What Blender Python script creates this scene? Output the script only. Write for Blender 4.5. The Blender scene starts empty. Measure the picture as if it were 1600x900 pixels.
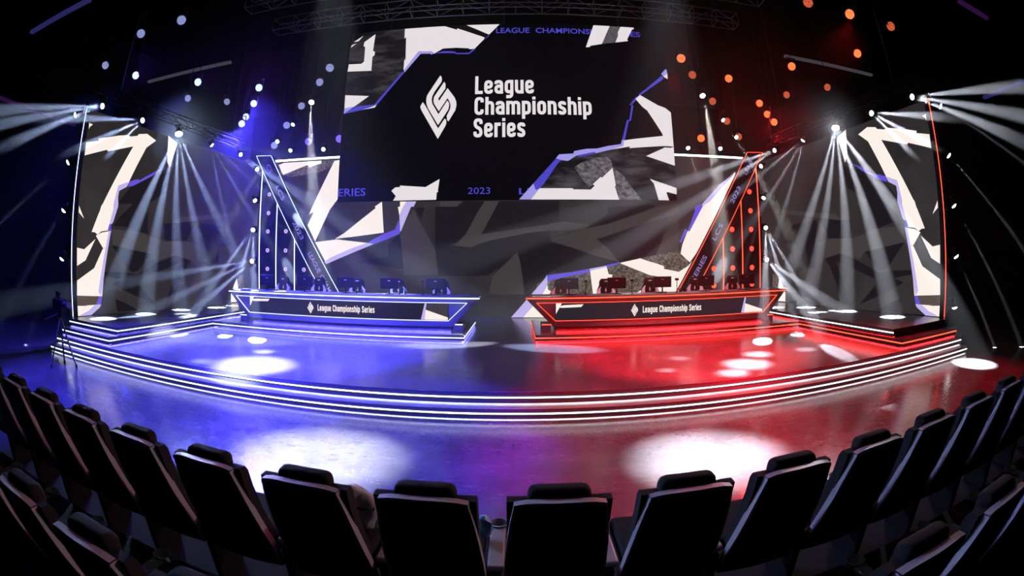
import bpy, bmesh, math, random
from mathutils import Vector, Matrix
random.seed(7)
PI = math.pi
sc = bpy.context.scene
COL = sc.collection

# ------------------------------------------------------------------ camera, world, exposure, large lights
CAM_LOC = Vector((0.47, 0.0, 2.35))
cam_d = bpy.data.cameras.new('camera')
cam_d.type = 'PANO'
cam_d.sensor_fit = 'HORIZONTAL'
cam_d.sensor_width = 36.0
cam_d.sensor_height = 20.25
cam_d.panorama_type = 'FISHEYE_EQUISOLID'
cam_d.fisheye_lens = 748.0 / 1600.0 * 36.0
cam_d.fisheye_fov = math.radians(180)
cam_d.shift_y = -80.0 / 900.0
cam_d.clip_start = 0.02
cam = bpy.data.objects.new('camera', cam_d)
COL.objects.link(cam)
def _camera_matrix(pitch, yaw, roll):
    cy_, sy_ = math.cos(yaw), math.sin(yaw)
    cp_, sp_ = math.cos(pitch), math.sin(pitch)
    cr_, sr_ = math.cos(roll), math.sin(roll)
    def back(x, y, z):                       # lens frame (right, ahead, up) to the hall
        x, z = cr_*x + sr_*z, -sr_*x + cr_*z
        y, z = cp_*y - sp_*z, sp_*y + cp_*z
        x, y = cy_*x + sy_*y, -sy_*x + cy_*y
        return Vector((x, y, z))
    r, u, b = back(1, 0, 0), back(0, 0, 1), -back(0, 1, 0)
    m = Matrix(((r.x, u.x, b.x), (r.y, u.y, b.y), (r.z, u.z, b.z)))
    return Matrix.Translation(CAM_LOC) @ m.to_4x4()
cam.matrix_world = _camera_matrix(math.radians(3.28), math.radians(-0.64), math.radians(0.19))
sc.camera = cam

world = bpy.data.worlds.new('world')
sc.world = world
world.use_nodes = True
world.node_tree.nodes['Background'].inputs[0].default_value = (0.0, 0.0, 0.0, 1)
world.node_tree.nodes['Background'].inputs[1].default_value = 0.0

sc.view_settings.view_transform = 'Standard'
sc.view_settings.look = 'None'
sc.view_settings.exposure = 0.0
sc.view_settings.gamma = 1.0
sc.view_settings.use_curve_mapping = False
sc.cycles.use_light_tree = True
sc.cycles.max_bounces = 5
sc.cycles.diffuse_bounces = 2
sc.cycles.glossy_bounces = 3
sc.cycles.transmission_bounces = 3
sc.cycles.volume_bounces = 0
sc.cycles.transparent_max_bounces = 6
sc.cycles.sample_clamp_indirect = 4.0
sc.cycles.use_denoising = True
sc.cycles.caustics_reflective = False
sc.cycles.caustics_refractive = False

HAZE = 0.005            # scattering per metre of the stage haze
HAZE_G = 0.35
BEAM_W = 300000.0        # one moving-head beam
BLUE = (0.06, 0.045, 1.0)
RED = (1.0, 0.012, 0.03)
COOL = (0.84, 0.88, 1.0)
BEAM_B = (0.48, 0.62, 1.0)       # beams on the blue side

def spot(name, loc, target, power, color, angle, blend=0.5, size=0.05, parent=None):
    d = bpy.data.lights.new(name, 'SPOT')
    d.energy = power
    d.color = color
    d.spot_size = math.radians(angle)
    d.spot_blend = blend
    d.shadow_soft_size = size
    o = bpy.data.objects.new(name, d)
    COL.objects.link(o)
    v = (Vector(target) - Vector(loc)).normalized()
    o.rotation_euler = v.to_track_quat('-Z', 'Y').to_euler()
    o.location = loc
    if parent is not None:
        o.parent = parent
        o.matrix_parent_inverse = Matrix.Translation(parent.location).inverted() if parent.rotation_euler[:] == (0, 0, 0) else (Matrix.Translation(parent.location) @ parent.rotation_euler.to_matrix().to_4x4()).inverted()
    return o

# ------------------------------------------------------------------ measured tables (metres)
SCREEN = [
 ["T",[[-6.143,10.969],[-5.656,11.382],[-5.083,11.623],[-4.121,11.617],[-3.913,11.618],[-3.763,9.601],[-4.809,8.325],[-6.12,8.033],[-6.126,8.988],[-6.155,9.811]]],
 ["W",[[-3.913,11.618],[-3.23,11.627],[-3.312,11.502],[-2.982,11.634],[-2.488,11.598],[-1.813,11.334],[-1.816,11.412],[-0.74,10.959],[-0.76,10.859],[-1.115,10.448],[-1.307,10.441],[-1.33,10.481],[-1.826,10.527],[-2.324,10.518],[-2.663,10.312],[-3.216,10.387],[-3.785,9.603],[-3.827,9.701],[-3.832,10.089],[-3.779,10.158],[-3.83,11.141],[-3.892,11.07]]],
 ["K2",[[-2.488,11.598],[-1.582,11.598],[-0.57,11.065],[-0.74,10.944],[-1.816,11.402],[-1.813,11.334]]],
 ["W",[[-1.582,11.598],[-0.121,11.585],[-0.57,11.065]]],
 ["P",[[-2.662,10.302],[-2.319,10.405],[-1.841,10.356],[-1.817,10.291],[-1.325,10.285],[-1.158,10.465],[-1.072,10.432],[-1.323,10.226],[-1.816,10.242],[-1.86,10.293],[-2.554,10.32]]],
 ["P",[[-0.738,10.868],[-0.582,11.046],[-0.569,11.005],[-0.696,10.882]]],
 ["L",[[-3.812,9.676],[-3.287,10.456],[-2.778,10.422],[-2.732,10.395],[-2.665,10.351],[-2.769,10.269],[-2.816,10.321],[-3.191,10.336],[-3.782,9.565]]],
 ["P",[[-3.864,9.599],[-3.774,9.578],[-4.785,8.301],[-4.898,8.308]]],
 ["P",[[-6.129,8.02],[-5.652,8.295],[-4.89,8.317],[-4.797,8.288],[-4.867,8.193],[-5.339,8.135]]],
 ["W",[[-5.34,8.144],[-5.071,8.207],[-4.798,8.302],[-4.867,8.193]]],
 ["W",[[-6.136,8.799],[-5.132,8.684],[-5.699,8.299],[-6.115,8.239]]],
 ["L",[[-6.112,8.253],[-5.699,8.299],[-6.129,8.02]]],
 ["W",[[-5.117,11.399],[-5.147,10.629],[-5.058,10.579],[-5.07,10.42],[-5.145,10.367],[-5.133,9.75],[-6.14,9.809],[-6.118,10.128],[-5.588,10.098],[-5.479,10.186],[-5.499,10.834],[-5.579,10.904],[-5.55,11.082]]],
 ["W",[[-6.016,11.136],[-5.632,11.379],[-5.822,11.139]]],
 ["W",[[-6.131,10.875],[-6.088,11.004],[-5.885,11.053]]],
 ["W",[[-5.076,11.553],[-5.009,11.593],[-4.75,11.607],[-4.86,11.529]]],
 ["P",[[6.058,9.48],[6.113,9.341],[5.356,8.774],[5.095,8.575],[5.032,8.618],[5.317,8.841]]],
 ["L",[[6.042,9.551],[6.252,9.785],[6.291,9.716],[6.294,9.523],[6.143,9.415]]],
 ["W",[[6.122,9.437],[6.302,9.596],[6.289,9.34]]],
 ["P",[[4.96,8.545],[5.021,8.48],[4.737,8.182],[4.649,8.169]]],
 ["P",[[4.737,8.179],[4.809,8.16],[4.674,7.556],[4.586,7.531],[4.395,6.804],[4.293,6.801],[4.525,7.594],[4.61,7.576]]],
 ["T",[[2.046,6.02],[2.286,5.989],[2.593,6.169],[3.247,6.273],[3.873,6.44],[4.549,6.521],[5.881,6.652],[5.895,6.523],[5.177,6.244],[6.276,5.877],[6.318,5.039],[5.41,5.331],[5.615,4.595],[4.053,4.579],[3.907,5.756],[3.085,4.953],[2.443,4.962],[1.414,4.999],[1.236,4.967]]],
 ["W",[[4.908,8.436],[5.097,8.605],[5.78,8.225],[6.066,8.133],[6.279,7.965],[6.283,6.625],[5.88,6.63],[4.549,6.504],[4.573,6.564],[3.873,6.432],[4.333,6.586],[4.36,6.791],[4.76,6.859],[5.885,7.019],[5.849,7.127],[5.612,7.532],[5.336,7.985],[5.149,8.132]]],
 ["L",[[1.847,6.08],[1.971,6.225],[2.474,6.262],[2.517,6.354],[2.967,6.443],[3.336,6.458],[3.754,6.563],[4.239,6.647],[4.289,6.81],[4.365,6.804],[4.332,6.578],[3.873,6.432],[3.288,6.282],[3.249,6.336],[2.594,6.189],[2.286,5.989],[2.026,6.02]]],
 ["P",[[1.847,6.068],[2.046,6.02],[1.903,5.876],[1.416,5.167],[1.236,4.967],[1.098,4.928],[1.041,5.167]]],
 ["P",[[2.593,6.181],[2.961,6.269],[3.249,6.331],[3.272,6.274],[2.714,6.141]]],
 ["G",[[2.501,5.758],[2.748,5.924],[3.2,6.094],[3.716,6.166],[3.855,6.002],[3.907,5.756],[3.483,5.381],[3.171,5.135],[2.987,5.053],[2.772,5.334]]],
 ["G",[[3.907,5.756],[4.251,5.515],[4.528,5.111],[4.951,4.595],[4.094,4.587],[3.946,5.103]]],
 ["W",[[5.175,6.223],[5.874,6.544],[5.898,6.575],[6.166,6.568],[6.282,6.616],[6.282,5.89]]],
 ["W",[[1.256,4.999],[2.424,5.002],[2.443,4.962],[3.065,4.957],[3.21,5.095],[3.151,5.155],[3.443,5.422],[3.483,5.381],[3.886,5.755],[3.987,5.103],[3.945,5.083],[4.094,4.587],[0.95,4.602]]],
 ["W",[[5.282,5.378],[5.431,5.324],[6.297,5.06],[6.294,4.819],[5.935,4.908],[5.889,4.878],[5.987,4.6],[5.581,4.595],[5.417,5.208],[5.302,5.337]]],
 ["L",[[0.538,4.604],[1.041,5.167],[1.118,4.94],[1.236,4.967],[0.95,4.602]]],
 ["W",[[-4.047,4.972],[-3.902,5.092],[-3.713,5.1],[-3.736,5.157],[-2.78,5.08],[-2.276,5.362],[-2.329,4.959],[-2.32,4.898],[-2.369,4.879],[-2.385,4.618],[-3.973,4.612],[-3.872,4.777]]],
 ["W",[[3.508,11.602],[4.16,11.606],[3.756,10.694],[3.289,10.586],[3.286,10.536],[3.119,10.514]]],
 ["T2",[[4.16,11.606],[4.6,11.596],[4.435,11.271],[4.435,11.116],[4.296,10.791],[3.756,10.694]]],
 ["W",[[4.6,11.596],[5.118,11.586],[5.096,11.452],[5.035,11.447],[4.784,10.962],[4.813,10.888],[4.296,10.791],[4.435,11.116],[4.435,11.271]]],
 ["LOGO",[[-2.378,9.365],[-2.333,9.301],[-2.311,9.204],[-2.324,9.09],[-2.571,8.704],[-2.651,8.521],[-2.666,8.392],[-2.638,8.224],[-2.39,7.802],[-2.077,8.33],[-2.015,8.236],[-2.002,8.126],[-2.025,7.981],[-2.155,7.761],[-2.39,7.375],[-2.788,8.048],[-2.859,8.234],[-2.874,8.402],[-2.852,8.549],[-2.797,8.659]]],
 ["LOGO",[[-2.219,9.093],[-2.17,9.007],[-2.163,8.818],[-2.42,8.418],[-2.388,8.324],[-2.084,8.826],[-1.815,8.45],[-1.745,8.281],[-1.731,8.135],[-1.767,7.936],[-2.011,7.505],[-2.064,7.568],[-2.079,7.73],[-1.973,7.961],[-1.949,8.087],[-1.963,8.197],[-2.018,8.328],[-2.073,8.422],[-2.38,7.914],[-2.58,8.24],[-2.598,8.352],[-2.58,8.499]]],
 ["LOGO",[[-2.999,8.304],[-3.08,8.153],[-3.077,8.079],[-3.029,7.967],[-2.384,6.85],[-2.125,7.32],[-2.084,7.443],[-2.098,7.569],[-2.151,7.624],[-2.386,7.251],[-2.898,8.163]]],
]
LEFTWALL = [
 ["Dk",[[2.607,4.238],[3.026,4.287],[3.105,3.174],[2.629,3.189],[1.967,3.319],[1.496,3.285],[1.815,3.63]]],
 ["Dk",[[3.896,3.555],[4.601,3.634],[4.894,3.857],[5.626,3.742],[5.102,3.024],[3.928,2.979]]],
 ["Dk",[[1.464,2.716],[2.063,2.677],[3.268,2.52],[2.66,1.969],[2.396,1.923],[2.137,2.052],[1.848,2.37]]],
 ["Dk",[[1.168,1.938],[2.072,1.922],[2.593,1.857],[3.552,2.227],[4.499,2.508],[5.382,2.355],[5.12,2.126],[4.315,0.84],[3.929,0.802],[4.501,1.829],[4.769,2.27],[3.911,2.021],[2.79,1.678],[2.719,1.523],[3.515,0.857],[2.184,1.313],[1.498,1.583],[1.941,1.707],[1.166,1.814]]],
 ["Dk",[[1.603,1.124],[1.976,1.016],[2.645,0.733],[1.671,0.741]]],
 ["Dk",[[5.71,3.723],[7.292,3.685],[7.892,2.992],[7.054,2.875],[7.019,2.302],[6.706,2.271],[6.619,2.029],[5.933,2.028],[5.877,2.907]]],
 ["Lt",[[4.299,3.61],[4.816,3.85],[7.073,4.163],[8.403,4.408],[8.518,4.244],[5.381,3.748],[4.602,3.61]]],
 ["Lt",[[1.409,3.195],[2.629,3.189],[3.893,2.963],[5.102,3.024],[5.753,2.902],[5.808,2.028],[5.358,2.355],[4.499,2.508],[3.481,2.296],[3.268,2.52],[1.526,2.718]]],
 ["Dk",[[1.604,3.962],[2.38,4.788],[4.103,5.371],[3.954,4.608],[3.04,4.115]]],
 ["W",[[0.017,5.542],[0.535,5.687],[0.497,5.741],[1.321,5.999],[1.769,6.112],[1.861,6.082],[2.186,6.173],[2.23,6.238],[2.622,6.335],[3.104,6.207],[2.685,5.889],[2.316,5.198],[1.97,4.525],[1.636,4.372],[1.628,4.135],[1.466,3.981],[1.468,3.642],[1.37,3.318],[1.411,3.166],[0.988,3.096],[0.844,2.993],[0.721,3.055],[0.591,3.055],[0.857,3.628],[0.883,3.672],[0.938,3.842],[0.984,3.887],[2.062,5.806],[0.98,5.446],[0.919,5.485],[0.031,5.163]]],
 ["L",[[1.59,4.512],[2.083,4.701],[1.97,4.518],[1.649,4.355],[1.628,4.135],[1.657,3.968],[1.653,3.872],[1.487,3.411],[1.401,3.32],[1.325,3.336],[1.479,3.855],[1.466,4.009]]],
 ["P",[[1.399,3.341],[1.325,3.336],[1.258,3.155],[1.406,3.149]]],
 ["W",[[0.768,2.96],[1.002,3.064],[1.406,3.14],[1.252,2.623],[1.082,2.62]]],
 ["W",[[0.017,2.588],[0.305,2.553],[0.761,2.867],[0.368,2.25],[0.025,2.085]]],
 ["Br",[[0.003,1.271],[1.031,1.217],[0.968,0.979],[-0.014,1.0]]],
 ["W",[[0.019,1.682],[0.72,2.036],[1.082,2.608],[1.252,2.623],[1.031,1.225],[0.003,1.271]]],
 ["L",[[1.308,3.134],[1.406,3.14],[1.039,1.382],[0.983,1.226],[0.882,1.364],[1.191,2.612]]],
 ["P",[[1.031,1.217],[0.969,0.992],[0.773,1.011],[0.905,1.22]]],
 ["W",[[0.304,1.036],[0.359,0.986],[0.969,0.992],[0.915,0.911],[0.542,0.704],[0.001,0.699],[-0.004,0.988],[0.387,0.973]]],
 ["L",[[0.699,0.982],[0.969,0.988],[0.915,0.911],[0.542,0.704],[0.048,0.713],[0.435,0.83]]],
 ["W",[[0.01,3.749],[0.245,3.406],[0.018,3.56]]],
 ["W",[[0.0,6.103],[0.163,6.092],[0.058,5.998],[0.036,5.922]]],
 ["W",[[3.671,6.503],[4.193,6.339],[4.053,5.865],[3.932,5.438],[3.778,5.606]]],
 ["P",[[3.918,5.453],[3.347,5.2],[3.158,5.051],[2.266,4.594],[2.008,4.523],[2.083,4.701],[2.377,4.807],[2.547,4.82],[3.311,5.234]]],
 ["W",[[7.776,0.735],[7.791,1.064],[7.925,1.272],[8.02,1.439],[8.209,1.672],[8.311,1.259],[8.271,0.729]]],
 ["Sp",[[8.209,1.672],[8.359,1.799],[8.7,1.796],[8.708,1.267],[8.33,1.269]]],
]
BACKWALL = [
 ["Lt",[[-2.538,4.79],[-1.64,4.78],[-1.846,4.562],[-2.514,4.569]]],
 ["Dk",[[-2.704,4.572],[-1.846,4.562],[-1.578,4.779],[-0.773,4.772],[-1.08,4.3],[-1.488,3.523],[-1.797,3.197],[-2.065,3.087],[-1.282,2.983],[-0.955,3.153],[-0.384,3.294],[0.267,3.352],[-0.224,2.258],[-0.631,1.913],[-2.565,1.906],[-2.69,2.747]]],
 ["Dk",[[-0.22,4.768],[2.075,4.761],[2.085,3.938],[0.919,3.757],[-0.894,3.5]]],
 ["Lt",[[-0.773,4.772],[-0.22,4.768],[-0.894,3.5],[0.919,3.757],[2.229,3.937],[2.226,3.671],[0.999,3.553],[-0.384,3.294],[-0.955,3.153],[-1.282,2.983],[-2.065,3.087],[-1.797,3.197],[-1.488,3.523],[-1.08,4.3]]],
 ["Dk",[[-0.384,3.294],[0.999,3.553],[1.733,3.632],[1.73,3.224],[2.138,3.06],[2.01,2.206],[1.601,1.924],[0.726,1.197],[0.667,1.849],[0.568,2.458],[0.468,2.824],[-0.469,1.913],[-0.224,2.258]]],
 ["Lt",[[0.468,2.803],[0.568,2.458],[0.726,1.36],[0.746,1.197],[-0.634,1.199],[-0.469,1.913]]],
 ["Lt",[[1.736,3.898],[2.27,3.978],[3.388,3.833],[3.979,3.874],[2.969,3.669],[1.733,3.632]]],
 ["Lt",[[1.731,3.285],[2.388,3.466],[2.969,3.669],[3.979,3.874],[5.868,4.509],[6.927,4.713],[6.91,4.305],[5.227,3.833],[3.717,3.338],[3.506,3.319],[3.965,2.926],[4.427,2.386],[4.384,2.366],[3.374,2.684],[2.548,2.976],[1.852,3.183]]],
 ["Dk",[[3.506,3.319],[3.717,3.338],[5.227,3.833],[6.444,4.152],[6.241,3.412],[5.914,2.658],[5.162,2.521],[4.427,2.386],[3.965,2.926]]],
 ["Dk",[[1.852,3.183],[2.548,2.976],[3.374,2.684],[4.384,2.386],[3.896,2.277],[3.246,2.153],[2.625,2.078],[1.968,2.003],[1.724,2.208],[1.73,3.143]]],
 ["Dk",[[3.094,3.71],[4.03,4.289],[3.951,4.538],[5.917,4.637],[5.868,4.509],[3.979,3.874]]],
 ["Lt",[[5.914,2.658],[6.241,3.412],[6.906,4.198],[6.87,2.794]]],
 ["Dk",[[-4.579,3.145],[-4.11,3.51],[-4.019,2.911],[-3.948,2.148],[-4.646,2.242],[-5.909,2.433],[-4.576,2.643]]],
 ["Dk",[[-3.555,4.541],[-3.11,4.535],[-3.274,4.07],[-3.379,4.271]]],
 ["Lt",[[-4.093,3.51],[-3.823,4.076],[-3.554,4.474],[-3.341,4.038],[-2.996,3.472],[-2.69,2.911],[-2.574,1.937],[-3.914,1.926],[-3.948,2.148],[-4.019,2.911]]],
 ["W",[[-9.747,6.52],[-9.48,6.598],[-7.632,6.593],[-7.624,6.476],[-8.204,6.334],[-8.294,6.438],[-9.479,6.067]]],
 ["Sp",[[-9.479,6.067],[-8.294,6.431],[-8.204,6.334],[-7.624,6.476],[-7.632,6.586],[-6.938,6.587],[-7.252,6.277],[-7.718,6.082],[-7.882,6.125],[-8.491,6.008],[-9.038,5.961]]],
 ["W",[[-7.026,6.547],[-6.747,6.585],[-6.75,5.178],[-6.78,4.962],[-7.123,4.537],[-7.777,3.226],[-8.152,3.902],[-7.871,4.443],[-8.101,4.353],[-7.795,4.989]]],
 ["W",[[-7.777,3.204],[-6.771,3.317],[-5.463,3.174],[-5.149,3.139],[-6.606,2.595],[-7.239,2.333]]],
 ["L",[[-5.149,3.139],[-5.463,3.174],[-6.143,2.95],[-7.08,2.57],[-7.36,2.389],[-7.239,2.319],[-6.605,2.574]]],
 ["W",[[-6.866,3.339],[-6.462,3.564],[-5.116,4.556],[-5.17,4.606],[-4.864,4.804],[-4.764,3.575],[-6.149,3.407]]],
 ["P",[[-5.456,3.179],[-4.796,3.514],[-4.305,3.695],[-4.153,4.079],[-4.094,3.627],[-4.111,3.527],[-4.581,3.329],[-5.149,3.128]]],
 ["W",[[-4.116,4.802],[-3.83,4.797],[-4.104,4.246],[-4.132,4.247],[-4.198,4.584],[-4.111,4.59]]],
 ["L",[[-3.854,4.798],[-3.457,4.791],[-3.556,4.581],[-3.659,4.583],[-4.059,3.617],[-4.094,3.627],[-4.132,4.247],[-4.005,4.548]]],
 ["Sp",[[1.234,1.622],[1.601,1.721],[1.723,1.781],[3.245,2.031],[3.286,1.579],[3.37,1.126],[1.152,1.154]]],
 ["Sp",[[3.896,2.228],[4.47,2.385],[5.641,1.889],[5.953,1.946],[5.953,1.526],[5.509,1.453],[5.072,1.172],[4.212,1.15],[3.747,1.16],[4.105,1.793],[3.958,1.939]]],
 ["W",[[3.246,2.112],[3.896,2.228],[3.979,1.939],[4.127,1.916],[4.105,1.793],[3.788,1.654],[3.747,1.119],[3.37,1.126],[3.307,1.579]]],
 ["Sp",[[5.162,2.53],[6.871,2.824],[6.862,1.969],[5.955,2.314]]],
 ["W",[[4.406,2.365],[5.249,2.533],[5.6,2.412],[5.955,2.314],[6.862,1.969],[6.862,1.672],[5.641,1.868]]],
 ["W",[[4.986,1.09],[5.202,1.252],[5.509,1.445],[5.953,1.526],[6.403,1.641],[6.816,1.843],[6.865,1.034]]],
 ["P",[[1.56,1.925],[2.542,2.038],[3.225,2.154],[3.245,2.031],[1.723,1.74],[1.6,1.64],[1.458,1.641]]],
 ["P",[[3.896,2.289],[4.406,2.398],[4.47,2.36],[3.959,2.206],[3.895,2.187]]],
 ["L",[[3.225,2.154],[3.896,2.269],[3.904,2.219],[3.246,2.071]]],
 ["L",[[1.593,1.915],[1.495,1.779],[0.224,0.321],[0.744,0.319],[1.575,1.355],[1.609,1.648]]],
 ["W",[[1.608,1.55],[1.624,1.387],[1.738,1.304],[1.657,1.158],[2.049,0.793],[2.05,0.306],[0.679,0.319],[1.363,1.095]]],
 ["L",[[9.609,6.118],[9.342,5.853],[8.863,5.534],[8.146,4.863],[7.858,4.573],[7.971,4.554],[8.327,4.805],[8.92,5.335]]],
 ["W",[[9.615,6.076],[9.415,5.855],[8.327,4.805],[7.996,4.615],[7.352,3.563],[7.193,3.376],[7.375,3.599],[7.264,3.579],[7.033,3.063],[6.94,2.687],[7.35,2.344],[7.62,2.678],[8.469,3.883],[8.176,3.372],[9.205,5.301],[9.64,5.906]]],
 ["P",[[7.864,4.687],[8.006,4.616],[7.353,3.595],[7.278,3.611],[7.626,4.408],[7.632,4.529]]],
 ["P",[[7.158,3.683],[7.275,3.635],[6.969,3.123],[6.905,3.155]]],
 ["Sp",[[6.234,2.625],[6.876,2.767],[7.328,2.344],[7.239,2.167],[6.869,1.976],[6.229,2.107]]],
 ["W",[[6.229,2.107],[6.869,1.976],[7.27,2.206],[7.619,2.558],[7.616,1.118],[6.23,1.164]]],
]
DESK = [
 ["W",[[-7.946,1.265],[-7.799,1.264],[-7.783,1.246],[-7.947,0.954]]],
 ["W",[[-7.939,1.157],[-7.716,1.201],[-7.169,1.22],[-7.237,1.143],[-7.787,1.127]]],
 ["G2",[[-2.085,1.237],[-1.472,1.246],[-1.477,0.862],[-2.099,1.068]]],
 ["L",[[-2.134,1.249],[-2.08,1.242],[-2.112,1.063],[-2.141,0.765],[-2.257,0.762]]],
 ["W",[[-2.112,1.068],[-1.477,0.857],[-1.478,0.77],[-2.141,0.765]]],
 ["LOGO",[[-5.693,1.197],[-5.686,1.188],[-5.683,1.174],[-5.685,1.158],[-5.722,1.102],[-5.734,1.076],[-5.736,1.058],[-5.732,1.034],[-5.695,0.973],[-5.648,1.049],[-5.638,1.035],[-5.636,1.02],[-5.64,0.999],[-5.659,0.967],[-5.695,0.912],[-5.754,1.008],[-5.765,1.035],[-5.767,1.059],[-5.764,1.08],[-5.756,1.096]]],
 ["LOGO",[[-5.669,1.158],[-5.662,1.146],[-5.661,1.119],[-5.699,1.061],[-5.694,1.048],[-5.649,1.12],[-5.608,1.066],[-5.598,1.042],[-5.596,1.021],[-5.601,0.992],[-5.638,0.931],[-5.646,0.94],[-5.648,0.963],[-5.632,0.996],[-5.628,1.014],[-5.63,1.03],[-5.639,1.049],[-5.647,1.062],[-5.693,0.989],[-5.723,1.036],[-5.726,1.052],[-5.723,1.073]]],
 ["LOGO",[[-5.786,1.045],[-5.798,1.024],[-5.798,1.013],[-5.791,0.997],[-5.694,0.837],[-5.655,0.904],[-5.649,0.922],[-5.651,0.94],[-5.659,0.948],[-5.694,0.894],[-5.771,1.025]]],
]
TEXT = {
 'League': [-1.061,1.11,9.275,8.553],
 'Championship': [-1.071,3.219,8.428,7.731],
 'Series': [-1.093,0.777,7.597,6.873],
 'top': [[-0.304,11.267],[2.909,11.272],[5.352,11.284]],
 'ERIES': [-6.142,-5.05,5.106,4.819],
 '2023': [-1.264,-0.474,5.042,4.814],
 'LE': [0.536,1.074,5.008,4.792],
 'desk': [-5.453,-3.623,1.123,0.935],
}
LOGO = [
 [[0.011,0.5],[0.029,0.475],[0.038,0.436],[0.032,0.391],[-0.066,0.237],[-0.098,0.164],[-0.104,0.113],[-0.092,0.046],[0.006,-0.121],[0.131,0.088],[0.155,0.051],[0.16,0.007],[0.151,-0.05],[0.1,-0.138],[0.006,-0.291],[-0.152,-0.024],[-0.18,0.05],[-0.186,0.117],[-0.178,0.176],[-0.156,0.219]],
 [[0.074,0.392],[0.094,0.358],[0.096,0.283],[-0.006,0.123],[0.007,0.086],[0.128,0.286],[0.235,0.136],[0.263,0.069],[0.268,0.011],[0.254,-0.068],[0.157,-0.24],[0.136,-0.215],[0.13,-0.15],[0.172,-0.058],[0.182,-0.008],[0.176,0.036],[0.154,0.088],[0.132,0.125],[0.01,-0.077],[-0.069,0.053],[-0.077,0.097],[-0.069,0.156]],
 [[-0.236,0.078],[-0.268,0.018],[-0.267,-0.011],[-0.248,-0.056],[0.009,-0.5],[0.112,-0.313],[0.128,-0.264],[0.122,-0.214],[0.101,-0.192],[0.008,-0.341],[-0.196,0.022]],
]
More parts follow.
